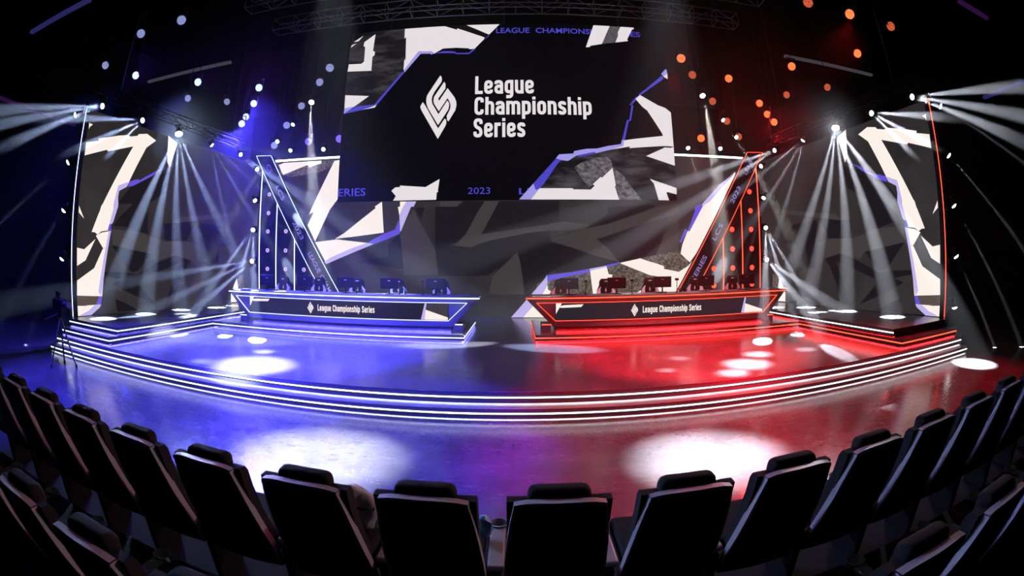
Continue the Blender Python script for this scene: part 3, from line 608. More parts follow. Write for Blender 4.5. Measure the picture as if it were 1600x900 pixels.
GLYPH = {   # condensed bold lettering: strokes on centre lines, cap height 1
    'L': (0.44, [[(_l, 1.0), (_l, _b), (0.44, _b)]], 0.0), 'i': (0.19, [[(_l, 0.0), (_l, _x)], [(_l, 0.84), (_l, 1.0)]], 0.1),
    'e': (0.50, [[(_l, 0.37), (_r, 0.37), (_r, _t), (_l, _t), (_l, _b), (_r, _b), (_r, 0.23)]], 0.17),
    'a': (0.50, [[(_l, 0.54), (_l, _t), (_r, _t), (_r, 0.0)], [(_r, 0.42), (_l, 0.42), (_l, _b), (_r, _b)]], 0.17),
    'g': (0.50, [[(_r, 0.10), (_l, 0.10), (_l, _t), (_r, _t)], [(_r, _x), (_r, -0.17), (_l, -0.17)]], 0.17),
    'u': (0.50, [[(_l, _x), (_l, _b), (_r, _b), (_r, 0.3)], [(_r, _x), (_r, 0.0)]], 0.17),
    'n': (0.50, [[(_l, 0.0), (_l, _x)], [(_l, 0.45), (_l, _t), (_r, _t), (_r, 0.0)]], 0.17),
    'h': (0.50, [[(_l, 0.0), (_l, 1.0)], [(_l, 0.45), (_l, _t), (_r, _t), (_r, 0.0)]], 0.17),
    'm': (0.78, [[(_l, 0.0), (_l, _x)], [(_l, 0.45), (_l, _t), (0.39, _t), (0.39, 0.0)], [(0.39, 0.45), (0.39, _t), (0.685, _t), (0.685, 0.0)]], 0.15),
    'p': (0.50, [[(_l, -0.24), (_l, _x)], [(_l, _t), (_r, _t), (_r, _b), (_l, _b)]], 0.17),
    'o': (0.50, [[(_l, _b), (_r, _b), (_r, _t), (_l, _t)]], 0.17), 'r': (0.36, [[(_l, 0.0), (_l, _x)], [(_l, 0.45), (_l, _t), (0.36, _t)]], 0.17),
    's': (0.46, [[(0.365, 0.55), (0.365, _t), (_l, _t), (_l, 0.42), (0.365, 0.33), (0.365, _b), (_l, _b), (_l, 0.21)]], 0.15),
    'C': (0.52, [[(0.425, 0.70), (0.425, 0.915), (_l, 0.915), (_l, _b), (0.425, _b), (0.425, 0.30)]], 0.2),
    'S': (0.52, [[(0.425, 0.70), (0.425, 0.915), (_l, 0.915), (_l, 0.57), (0.425, 0.44), (0.425, _b), (_l, _b), (_l, 0.30)]], 0.2),
}
def lay_title(mb, body, place, x0, x1, zb, zc, mi=0):
    x = 0.0; pos = []
    for ch in body:
        if ch == ' ': x += 0.34; continue
        pos.append((ch, x)); x += GLYPH[ch][0] + 0.075
    W = x - 0.075
    for ch, gx in pos:
        _, paths, r = GLYPH[ch]
        for p in paths:
            stroke(mb, p, 0.175, lambda u, v, gx=gx: place(x0 + (gx+u)/W*(x1-x0), zb + v*(zc-zb)), closed=(ch == 'o'), r=r, mi=mi)

def display(name, polys, place, keys, mats, parent, depth=0.0012, start=1):
    """Pictures on an LED face: each shape a thin layer just proud of the last."""
    mb = MB()
    for i, (k, P) in enumerate(polys):
        Q = []
        for p in P:
            if not Q or (abs(p[0]-Q[-1][0]) + abs(p[1]-Q[-1][1])) > 1e-4: Q.append(p)
        vs = [mb.bm.verts.new(place(u, v, (start+i)*depth)) for u, v in Q]
        try: f = mb.bm.faces.new(vs); f.material_index = keys.index(k)
        except ValueError: pass
    for f in mb.bm.faces: f.normal_update()
    bmesh.ops.triangulate(mb.bm, faces=[f for f in mb.bm.faces if len(f.verts) > 3], ngon_method='EAR_CLIP')
    return mb.build(name, mats, parent, recalc=False)

def clip_poly(P, u0, u1, v0, v1):
    def cut(P, ins, inter):
        out = []
        for i, c in enumerate(P):
            p = P[i-1]
            if ins(c):
                if not ins(p): out.append(inter(p, c))
                out.append(c)
            elif ins(p): out.append(inter(p, c))
        return out
    def ix(val, ax):
        def f(p, c):
            t = (val-p[ax])/(c[ax]-p[ax]); return [p[0]+(c[0]-p[0])*t, p[1]+(c[1]-p[1])*t]
        return f
    P = cut(P, lambda p: p[0] >= u0, ix(u0, 0)) if P else P
    P = cut(P, lambda p: p[0] <= u1, ix(u1, 0)) if P else P
    P = cut(P, lambda p: p[1] >= v0, ix(v0, 1)) if P else P
    P = cut(P, lambda p: p[1] <= v1, ix(v1, 1)) if P else P
    return P

# ------------------------------------------------------------------ the hall
FL = -0.10          # arena floor
def struct(o): o['kind'] = 'structure'; return o
struct(MB().box(-19, 19, -6, 30, FL-0.2, FL).build('floor', M['floor']))
struct(MB().box(-19, 19, -6, 30, 13.0, 13.2).build('ceiling', M['drape']))
struct(MB().box(-19.2, -19, -6, 30, FL-0.2, 13.2).build('wall_left', M['drape']))
struct(MB().box(19, 19.2, -6, 30, FL-0.2, 13.2).build('wall_right', M['drape']))
struct(MB().box(-19.2, 19.2, 30, 30.2, FL-0.2, 13.2).build('wall_back', M['drape']))
struct(MB().box(-19.2, 19.2, -6.2, -6, FL-0.2, 13.2).build('wall_front', M['drape']))

# seating risers
r1 = thing('seating_riser', 'low grey carpeted riser under the rows of theatre seats', 'riser', (0, 0, FL))
MB().box(-14, 14, -2.5, 3.06, 0, 0.43).build('deck', M['carpet'], r1)
MB().box(-14, 14, 3.06, 3.10, 0, 0.435).build('nosing', M['black'], r1)

# ------------------------------------------------------------------ stage: two steps, each a lit fascia over a hidden under-glow
def slab(parent, x0, x1, y0, y1, z0, z1, side, strip, glow, top, ends=(True, True), lift=0.03, name='platform'):
    """Floating fascia slab: deck, face with a light strip half way up, dark plinth and a glow line under the lip (front = low y, plus open ends)."""
    MB().box(x0, x1, y0, y1, z0+lift, z1).build(name, top, parent)
    return
def led_line(parent, p0, p1, w, h, mat, name='light_strip'):
    return MB().bar(p0, p1, w, h).build(name, mat, parent)

SX = 11.40
st = thing('stage', 'wide black stage with two white lit steps along its front edge', 'stage', (0, 7.15, FL))
def at(o): return Vector(o.location)
def child_box(parent, name, mat, x0, x1, y0, y1, z0, z1):
    L = parent.location
    return MB().box(x0-L.x, x1-L.x, y0-L.y, y1-L.y, z0-L.z, z1-L.z).build(name, mat, parent)
child_box(st, 'deck', M['stage'], -SX, SX, 7.47, 18.19, 0.12, 0.30)
child_box(st, 'fascia', M['fascia'], -SX, SX, 7.45, 7.47, 0.108, 0.30)
child_box(st, 'step', M['tread'], -SX, SX, 7.22, 7.62, -0.07, 0.085)
child_box(st, 'fascia', M['fascia'], -SX, SX, 7.20, 7.22, -0.083, 0.085)
child_box(st, 'base', M['black'], -SX, SX, 7.60, 18.19, FL, 0.12)
child_box(st, 'base', M['black'], -SX, SX, 7.36, 7.60, FL, -0.07)
for y, z in ((7.45, 0.205), (7.20, 0.005)):
    child_box(st, 'light_strip', M['strip_w'], -SX, SX, y-0.006, y-0.0005, z-0.011, z+0.011)
child_box(st, 'underglow', M['glow_w'], -SX, SX, 7.475, 7.53, 0.111, 0.119)
child_box(st, 'underglow', M['glow_w'], -SX, SX, 7.225, 7.28, -0.079, -0.071)

def platform(root, top, x0, x1, y0, y1, z0, z1, strip, glow, faces, deckmat=None, faint=False):
    """A platform slab with fascias, strips and glow on the named faces: f(ront), i(nner low x), o(ther high x)."""
    child_box(root, 'deck', deckmat or M['stage'], x0+0.01, x1-0.01, y0+0.01, y1, z0+0.03, z1)
    child_box(root, 'base', M['black'], x0+0.12, x1-0.12, y0+0.12, y1, z0, z0+0.03)
    zm = (z0 + z1) / 2 + 0.015
    for f in faces:
        if f == 'n':
            child_box(root, 'fascia', M['black'], x0, x1, y0, y0+0.01, z0+0.03, z1)
        elif f == 'f':
            child_box(root, 'fascia', M['desk'], x0, x1, y0, y0+0.01, z0+0.03, z1)
            child_box(root, 'light_strip', strip, x0, x1, y0-0.006, y0-0.0005, zm-0.012, zm+0.012)
            child_box(root, 'underglow', glow, x0+0.02, x1-0.02, y0+0.03, y0+0.07, z0+0.0235, z0+0.0298)
        elif f == 'l':
            child_box(root, 'fascia', M['desk'], x0, x0+0.01, y0, y1, z0+0.03, z1)
            child_box(root, 'light_strip', strip, x0-0.006, x0-0.0005, y0, y1, zm-0.012, zm+0.012)
            child_box(root, 'underglow', glow, x0+0.03, x0+0.07, y0+0.02, y1, z0+0.0235, z0+0.0298)
        elif f == 'r':
            child_box(root, 'fascia', M['desk'], x1-0.01, x1, y0, y1, z0+0.03, z1)
            child_box(root, 'light_strip', strip, x1+0.0005, x1+0.006, y0, y1, zm-0.012, zm+0.012)
            child_box(root, 'underglow', glow, x1-0.07, x1-0.03, y0+0.02, y1, z0+0.0235, z0+0.0298)

for s, cname, strip, glow in ((-1, 'blue', M['strip_b'], M['glow_b']), (1, 'red', M['strip_r'], M['glow_r'])):
    def xr(a, b): return (a, b) if s > 0 else (-b, -a)
    inner = 'l' if s > 0 else 'r'; outer = 'r' if s > 0 else 'l'
    p = thing('desk_riser', f'low stage riser edged in {cname} light under the {cname} desk', 'riser', (s*4.9, 14, 0.30), group=None)
    x0, x1 = xr(0.93, 8.905)
    platform(p, None, x0, x1, 12.35, 15.8, 0.30, 0.50, strip, glow, 'f' + inner)
    p = thing('wing_riser', f'lower side riser edged in {cname} light beside the {cname} desk', 'riser', (s*10.2, 12, 0.30))
    x0, x1 = xr(8.92, 11.38)
    platform(p, None, x0, x1, 7.66, 16.8, 0.30, 0.50, strip, glow, 'f' + inner)
    p = thing('wing_riser', f'upper side riser in front of the {cname} side video wall', 'riser', (s*10.2, 12, 0.50))
    x0, x1 = xr(8.93, 11.36)
    platform(p, None, x0, x1, 8.0, 16.8, 0.50, 0.70, strip if s < 0 else M['strip_w'], glow, ('f' if s < 0 else 'n') + inner)

# ------------------------------------------------------------------ video walls
def lw_place(s):
    P = Vector((-11.57, 8.5)); D = (Vector((-10.87, 16.2)) - P).normalized(); N = Vector((D.y, -D.x))
    def f(u, v, d=0.0):
        q = P + D*u + N*d
        return (q.x if s < 0 else -q.x, q.y, v)
    return f
for s, cname in ((-1, 'blue'), (1, 'red')):
    t = thing('video_wall', f'tall angled side video wall above the {cname} lit riser', 'screen', (s*11.2, 12.5, 0.702))
    f = lw_place(s); L = t.location
    g = lambda u, v, d=0.0: tuple(Vector(f(u, v, d)) - L)
    U1, Z1 = 9.74, 6.50
    mb = MB()
    a = [g(0, 0.702), g(U1, 0.702), g(U1, Z1), g(0, Z1)]; b = [g(0, 0.702, -0.14), g(U1, 0.702, -0.14), g(U1, Z1, -0.14), g(0, Z1, -0.14)]
    for q in ((b[0], b[1], b[2], b[3]), (a[0], a[1], b[1], b[0]), (a[1], a[2], b[2], b[1]), (a[2], a[3], b[3], b[2]), (a[3], a[0], b[0], b[3])): mb.face(q)
    mb.build('cabinet', M['black'], t)
    keys = ['wallbg', 'Dk', 'Lt', 'W', 'L', 'P', 'Br', 'Sp']
    pol = [('wallbg', [(0, 0.703), (U1, 0.703), (U1, Z1), (0, Z1)])] + [(k, clip_poly(P, 0.0, U1, 0.703, Z1)) for k, P in LEFTWALL]
    display('picture', [q for q in pol if len(q[1]) > 2], g, keys, [M[k] for k in keys], t)
    # lit corner column at the front end of the wall
    c = thing('light_column', f'thin upright column with a {cname} light line at the outer wall end', 'column', (s*11.62, 8.36, 0.70))
    MB().box(-0.10, 0.10, -0.08, 0.08, 0, 5.86).build('post', M['black'], c)
    MB().box(-0.012 + s*-0.09, 0.012 + s*-0.09, -0.088, -0.0805, 0.0, 5.80).build('light_strip', M['strip_b'] if s < 0 else M['strip_r'], c)

t = thing('video_wall', 'broad rear video wall behind the two player desks', 'screen', (0, 18.2, 0.30))
bx = lambda u, v, d=0.0: (u, -d, v-0.30)
X0, Z1 = 10.62, 6.66
MB().box(-X0, X0, 0.001, 0.14, 0, Z1-0.30).build('cabinet', M['black'], t)
keys = ['wallbg', 'Dk', 'Lt', 'W', 'L', 'P', 'Sp']
pol = [('wallbg', [(-X0, .30), (X0, .30), (X0, Z1), (-X0, Z1)])] + [(k, clip_poly(P, -X0, X0, 0.30, Z1)) for k, P in BACKWALL]
display('picture', [q for q in pol if len(q[1]) > 2], bx, keys, [M[k] for k in keys], t)
MB().box(-X0+0.5, X0-0.5, -0.03, 0.12, Z1-0.30, Z1-0.22).build('light_strip', M['strip_w'], t)

# big hanging screen
BX0, BX1, BZ0, BZ1, BY = -6.165, 6.305, 4.60, 11.53, 16.6
t = thing('hanging_screen', 'huge black screen with white title and emblem hanging over the stage', 'screen', (0, BY, BZ0))
sx = lambda u, v, d=0.0: (u, -d, v-BZ0)
MB().box(BX0, BX1, 0.001, 0.16, 0, BZ1-BZ0).build('cabinet', M['black'], t)
pt = lambda u, v: sx(u, v, 0.0018)
for body, u0, u1, v0, v1, bo in (('LEAGUE', -0.304, 0.98, 11.13, 11.36, 0.012), ('CHAMPIONSHIP', 1.22, 3.86, 11.13, 11.36, 0.012), ('SERIES', 4.10, 5.35, 11.13, 11.36, 0.012),
        ('ERIES', BX0+0.02, TEXT['ERIES'][1], TEXT['ERIES'][3], TEXT['ERIES'][2], 0.012), ('LE', TEXT['LE'][0], TEXT['LE'][1], TEXT['LE'][3], TEXT['LE'][2], 0.012),
        ('2023', TEXT['2023'][0], TEXT['2023'][1], TEXT['2023'][3], TEXT['2023'][2], 0.0)):
    mb = MB(); lay_text(mb, body, pt, u0, u1, v0, v1, bo); mb.build('small_lettering', M['PS'], t)
keys = ['K', 'T', 'W', 'K2', 'P', 'L', 'G', 'T2']
pol = [('K', [(BX0, BZ0), (BX1, BZ0), (BX1, BZ1), (BX0, BZ1)])] + [(k, clip_poly(P, BX0, BX1, BZ0, BZ1)) for k, P in SCREEN if k != 'LOGO']
display('picture', [q for q in pol if len(q[1]) > 2], sx, keys, [M['K'], M['T'], M['WS'], M['K2'], M['PS'], M['LS'], M['G'], M['T2']], t, start=1)
display('emblem', [(k, P) for k, P in SCREEN if k == 'LOGO'], sx, ['LOGO'], [M['WS']], t, start=4)
mb = MB()
for k, body in (('League', 'League'), ('Championship', 'Championship'), ('Series', 'Series')):
    e = TEXT[k]; lay_title(mb, body, lambda u, v: sx(u, v, 0.005), e[0], e[1], e[3], e[2])
mb.build('title_lettering', M['WS'], t)
for x in (-4.5, 0.0, 4.5):
    MB().cyl((x, 0.08, BZ1-BZ0), (x, 0.08, 12.998-BZ0), 0.02, seg=6).build('hanging_cable', M['metal'], t)

# ------------------------------------------------------------------ leaning towers behind the desks
DIAG = Vector((0.604, -1.0)).normalized()
for s, cname, strip, off in ((-1, 'blue', M['strip_b'], 0.0), (1, 'red', M['strip_r'], 0.19)):
    t = thing('leaning_tower', f'tall stepped tower edged in {cname} light with a leaning lettered board', 'tower', (s*8.5+off, 16.9, 0.302))
    L = t.location
    mx = (lambda x: x) if s < 0 else (lambda x: -x + off)
    def zb(x): return 6.66 - (x + 10.14) / 0.604                      # left edge of the leaning board
    Pl = lambda x, z: (mx(x) - L.x, z - L.z)
    def poly(P): Q = [Pl(*p) for p in P]; return Q if s < 0 else Q[::-1]
    board = [(-10.14, 6.66), (-9.40, 6.62), (-5.585, 0.303), (-6.30, 0.303)]
    MB().prism_xz(poly(board), -0.06, 0.16).build('leaning_board', M['tower'], t)
    bd = 0.07
    xs = [-9.79, -8.97, -8.11, -7.25]
    for a, b in zip(xs, xs[1:]):
        MB().prism_xz(poly([(a, 0.303), (b, 0.303), (b, zb(b)), (a, zb(a))]), 0.0, 0.12).build('stepped_panel', M['tower'], t)
        MB().prism_xz(poly([(a-0.014, 0.303), (a+0.014, 0.303), (a+0.014, zb(a)), (a-0.014, zb(a)+0.03)]), -0.016, -0.0005).build('light_strip', strip, t)
    ring = [board[3], board[0], board[1], board[2]]
    mb = MB()
    for p, q in zip(ring, ring[1:]):
        a, b = Pl(*p), Pl(*q); mb.bar((a[0], -0.066, a[1]), (b[0], -0.066, b[1]), 0.028, 0.010)
    mb.build('edge_light', strip, t)
    # lettering along the board
    o = Vector((-9.77, 6.64)); nrm = Vector((-DIAG.y, DIAG.x))        # centre line of the board
    mb = MB()
    def along(u, v):
        if s < 0: q = o + DIAG*u + Vector((1.0, 0.604)).normalized()*v
        else: q = o + DIAG*u + Vector((1.0, 0.604)).normalized()*v
        a = Pl(q.x, q.y); return (a[0], -0.0615, a[1])
    if s < 0:
        for body, u0, u1 in (('CS', 0.45, 0.85), ('LCS', 1.50, 2.15), ('2023', 3.15, 3.95), ('LEAGUE', 4.55, 5.42), ('CHAMP', 5.54, 6.40)):
            mb = MB(); lay_text(mb, body, along, u0, u1, -0.085, 0.085, 0.004); mb.build('board_lettering', M['text_v'], t)
    else:
        def along(u, v):
            q = o + DIAG*(7.4-u) - Vector((1.0, 0.604)).normalized()*(-v)
            a = Pl(q.x, q.y); return (a[0], -0.0615, a[1])
        for body, u0, u1 in (('IONSHIP', 0.25, 1.45), ('SERIES', 1.63, 2.65), ('LCS', 3.35, 4.05), ('2023', 5.00, 5.75), ('LEAG', 6.35, 7.0)):
            mb = MB(); lay_text(mb, body, along, u0, u1, -0.085, 0.085, 0.004); mb.build('board_lettering', M['text_v'], t)
    cols = [(-9.38, (5.05, 4.30, 3.57, 2.82, 2.09)), (-8.52, (3.57, 2.82, 2.09)), (-7.68, (2.09,))] if s < 0 else \
           [(-9.40, (5.05, 4.30, 3.57, 2.82, 2.09, 1.45)), (-8.52, (3.57, 2.82, 2.09)), (-7.69, (2.09, 1.45))]
    for x, zs in cols:
        for z in zs:
            a = Pl(x, z); mb = MB()
            R_ = 0.085 if s < 0 else 0.10
            mb.cyl((a[0], -0.004, a[1]), (a[0], -0.012, a[1]), R_, seg=8, smooth=False)
            bo = mb.build('badge', M['badge_v'] if s < 0 else M['badge_r'], t)
            mb = MB()
            for P in LOGO:
                mb.face([(a[0]+u*R_*1.5, -0.014, a[1]+v*R_*1.5) for u, v in P])
            mb.build('badge_mark', M['black'] if s < 0 else M['dots_r2'], bo)

# ------------------------------------------------------------------ player desks
for s, cname, strip, glow in ((-1, 'blue', M['strip_b'], M['glow_b']), (1, 'red', M['strip_r'], M['glow_r'])):
    cx = -4.72 if s < 0 else 4.76
    t = thing('player_desk', f'long {cname} lit player desk with a sloping ended video front', 'desk', (cx, 13.2, 0.50))
    def R(x, z): return (x + 4.72, z - 0.50)                           # measured on the blue desk, desk frame
    body = [R(-8.78, 1.45), R(-8.78, 1.385), R(-8.02, 0.60), R(-1.33, 0.60), R(-0.58, 1.385), R(-0.58, 1.45)]
    frame = [R(-8.48, 1.27), R(-0.93, 1.27), R(-1.46, 0.765), R(-7.96, 0.765)]
    mb = MB()                                                          # front ring around the recess
    outer = [R(-8.78, 1.42), R(-0.58, 1.42), R(-1.33, 0.60), R(-8.02, 0.60)]
    for i in range(4):
        p, q, r, w = outer[i], outer[(i+1)%4], frame[(i+1)%4], frame[i]
        mb.face([(p[0], 0, p[1]), (q[0], 0, q[1]), (r[0], 0, r[1]), (w[0], 0, w[1])])
        mb.face([(w[0], 0, w[1]), (r[0], 0, r[1]), (r[0], 0.05, r[1]), (w[0], 0.05, w[1])])
    mb.build('front_frame', M['desk'], t, recalc=False)
    mb = MB(); mb.face([(x, 0.05, z) for x, z in frame][::-1]); mb.build('recess', M['desk'], t)
    mb = MB().prism_xz(body[1:5][::-1], 0.06, 0.80); mb.build('carcass', M['desk'], t)
    mb = MB().rbox(body[0][0], body[5][0], -0.02, 0.95, 0.92, 0.955, 0.008, 2); mb.build('worktop', M['desk'], t)
    dx0, dx1 = R(-7.96, 0)[0], R(-1.46, 0)[0]
    pl = lambda u, v, d=0.0: (u + 4.72, 0.03 - d, v - 0.50)
    keys = ['deskbg', 'W', 'G2', 'L', 'LOGO']
    pol = [('deskbg', [(-7.96, 0.785), (-1.46, 0.785), (-1.46, 1.255), (-7.96, 1.255)])] + [(k, P if k == 'LOGO' else clip_poly(P, -7.96, -1.46, 0.785, 1.255)) for k, P in DESK]
    display('display', [q for q in pol if len(q[1]) > 2], pl, keys, [M['deskbg'], M['W'], M['G2'], M['L'], M['W']], t)
    e = TEXT['desk']; mb = MB(); lay_title(mb, 'League Championship Series', lambda u, v: pl(u, v, 0.012), e[0], e[1], e[3], e[2])
    mb.build('front_lettering', M['W'], t)
    mb = MB()
    for i in range(4):
        p, q = frame[i], frame[(i+1)%4]; mb.bar((p[0], -0.006, p[1]), (q[0], -0.006, q[1]), 0.026, 0.010)
    mb.build('frame_light', strip, t)
    MB().box(body[1][0], body[4][0], -0.030, -0.0205, 0.885, 0.912).build('edge_light', strip, t)
    MB().box(-3.2, 3.3, 0.26, 0.78, 0.0, 0.10).build('plinth', M['black'], t)
    MB().box(-3.2, 3.3, 0.13, 0.19, 0.088, 0.0995).build('underglow', glow, t)
    for sx_ in (-1, 1):
        xa = -3.62 if sx_ < 0 else 3.40
        ft = MB().box(xa, xa+0.26, 0.02, 0.75, 0.0, 0.17).build('foot', M['desk'], t)
        MB().box(xa, xa+0.26, 0.008, 0.0195, 0.150, 0.172).build('foot_light', strip, ft)

# ------------------------------------------------------------------ things on the desks
def make_monitor():
    r = thing('monitor', 'x', 'monitor')
    MB().rbox(-0.275, 0.275, -0.025, 0.03, 0.17, 0.49, 0.012, 2).build('screen_case', M['monitor'], r)
    MB().box(-0.035, 0.035, -0.032, -0.0255, 0.395, 0.41).build('maker_plate', M['paper'], r)
    MB().cyl((0, -0.0, 0.01), (0, -0.0, 0.30), 0.022, seg=10).build('stand_post', M['monitor'], r)
    MB().rbox(-0.13, 0.13, -0.05, 0.12, 0.0, 0.014, 0.005, 1).build('stand_foot', M['monitor'], r)
    return r
def make_keyboard():
    r = thing('keyboard', 'x', 'keyboard')
    MB().rbox(-0.18, 0.18, -0.06, 0.06, 0.0, 0.022, 0.006, 1).build('case', M['monitor'], r)
    mb = MB()
    for i in range(12):
        for j in range(4): mb.box(-0.17+i*0.0285, -0.146+i*0.0285, -0.05+j*0.025, -0.03+j*0.025, 0.022, 0.03)
    mb.build('keys', M['paper'], r)
    return r
def make_gchair():
    r = thing('gaming_chair', 'x', 'chair')
    out = [(-0.20,0.55),(-0.24,0.75),(-0.27,1.0),(-0.20,1.16),(-0.19,1.30),(-0.13,1.375),(0.13,1.375),(0.19,1.30),(0.20,1.16),(0.27,1.0),(0.24,0.75),(0.20,0.55)]
    MB().prism_xz([p for p in out], 0.0, 0.10).build('backrest', M['monitor'], r)
    MB().rbox(-0.12, 0.12, -0.03, 0.02, 1.21, 1.33, 0.02, 2).build('headrest', M['cushion'], r)
    MB().box(-0.05, 0.05, -0.036, -0.0305, 1.285, 1.31).build('headrest_print', M['paper'], r)
    for q in (-1, 1):
        w = [(q*0.14,0.62),(q*0.16,0.85),(q*0.19,1.0),(q*0.17,1.14),(q*0.24,1.06),(q*0.285,1.0),(q*0.25,0.75),(q*0.21,0.58)]
        MB().prism_xz(w, -0.07, 0.0).build('side_bolster', M['white_plastic'], r)
    mb = MB(); mb.prism_xz([(-0.03,1.02),(0.0,1.10),(0.03,1.02),(0.0,0.95)], -0.012, -0.001); mb.prism_xz([(-0.09,0.90),(0.0,0.86),(0.09,0.90),(0.06,0.83),(0.0,0.80),(-0.06,0.83)], -0.012, -0.001)
    mb.build('gold_emblem', M['gold'], r)
    MB().rbox(-0.25, 0.25, -0.46, 0.08, 0.44, 0.54, 0.03, 2).build('seat', M['monitor'], r)
    MB().cyl((0, -0.2, 0.10), (0, -0.2, 0.44), 0.03).build('gas_column', M['metal'], r)
    for k in range(5):
        a = 2*PI*k/5
        lg = MB().bar((0, -0.2, 0.11), (0.30*math.cos(a), -0.2+0.30*math.sin(a), 0.075), 0.04, 0.03).build('base_leg', M['metal'], r)
        MB().cyl((0.30*math.cos(a)-0.015, -0.2+0.30*math.sin(a), 0.03), (0.30*math.cos(a)+0.015, -0.2+0.30*math.sin(a), 0.03), 0.03).build('castor', M['black'], lg)
    return r
def make_player_cam():
    r = thing('player_camera', 'x', 'camera')
    MB().rbox(-0.05, 0.05, -0.05, 0.05, 0, 0.012, 0.004, 1).build('base', M['monitor'], r)
    MB().cyl((0, 0, 0.01), (0, 0, 0.36), 0.011, seg=8).build('post', M['monitor'], r)
    MB().rbox(-0.05, 0.05, -0.04, 0.06, 0.36, 0.43, 0.015, 2).build('camera_body', M['monitor'], r)
    MB().cyl((0, 0.06, 0.395), (0, 0.09, 0.395), 0.025).build('lens', M['metal'], r)
    return r
def make_headset():
    r = thing('headset', 'x', 'headset')
    MB().tube([(0.085*math.cos(a), 0, 0.09+0.085*math.sin(a)) for a in [PI*i/10 for i in range(11)]], 0.012, 6).build('headband', M['monitor'], r)
    for q in (-1, 1): MB().cyl((q*0.065, 0, 0.06), (q*0.105, 0, 0.06), 0.06, seg=12).build('ear_cup', M['monitor'], r)
    return r
mon, kb, gc, pc, hs = make_monitor(), make_keyboard(), make_gchair(), make_player_cam(), make_headset()
first = {}
def place(proto, loc, rz, label, group=None):
    o = proto if proto.name not in first else copy_tree(proto)
    first[proto.name] = 1
    o.location = loc; o.rotation_euler = (0, 0, rz); o['label'] = label
    if group: o['group'] = group
    return o
MONX = {-1: (-7.48, -6.07, -4.67, -3.28, -1.89), 1: (1.94, 3.34, 4.74, 6.17, 7.62)}
CHX = {-1: (-7.45, -6.05, -4.66, -3.28, -1.88), 1: (1.80, 3.22, 4.66, 6.22, 7.62)}
DT = 1.455
for s, cname in ((-1, 'blue'), (1, 'red')):
    frm = 'centre aisle'
    xs = sorted(MONX[s], key=abs)
    for i, x in enumerate(xs):
        o5 = ORD[i]
        place(mon, (x, 13.62, DT), 0.10 if s < 0 else -0.10, f'dark monitor seen from behind, {o5} from the centre aisle on the {cname} desk', 'player monitors')
        place(kb, (x + 0.04, 13.92, DT), 0, f'black keyboard behind the {o5} monitor from the centre aisle, {cname} desk', 'player keyboards')
    for i, x in enumerate(sorted(CHX[s], key=abs)):
        place(gc, (x, 14.72, 0.50), 0.05*s, f'black and white gaming chair, {ORD[i]} from the centre aisle behind the {cname} desk', 'gaming chairs')
for x, cname, n in ((2.42, 'red', 'first'), (3.80, 'red', 'second'), (5.20, 'red', 'third'), (-2.26, 'blue', 'first')):
    place(pc, (x, 13.60, DT), 0, f'small player camera on a post beside the {n} monitor of the {cname} desk', 'player cameras')
for x, cname, n in ((-2.92, 'blue', 'second'), (-4.28, 'blue', 'third'), (5.45, 'red', 'third')):
    place(hs, (x, 13.78, DT), 0.4, f'dark headset lying beside the {n} monitor of the {cname} desk', 'headsets')

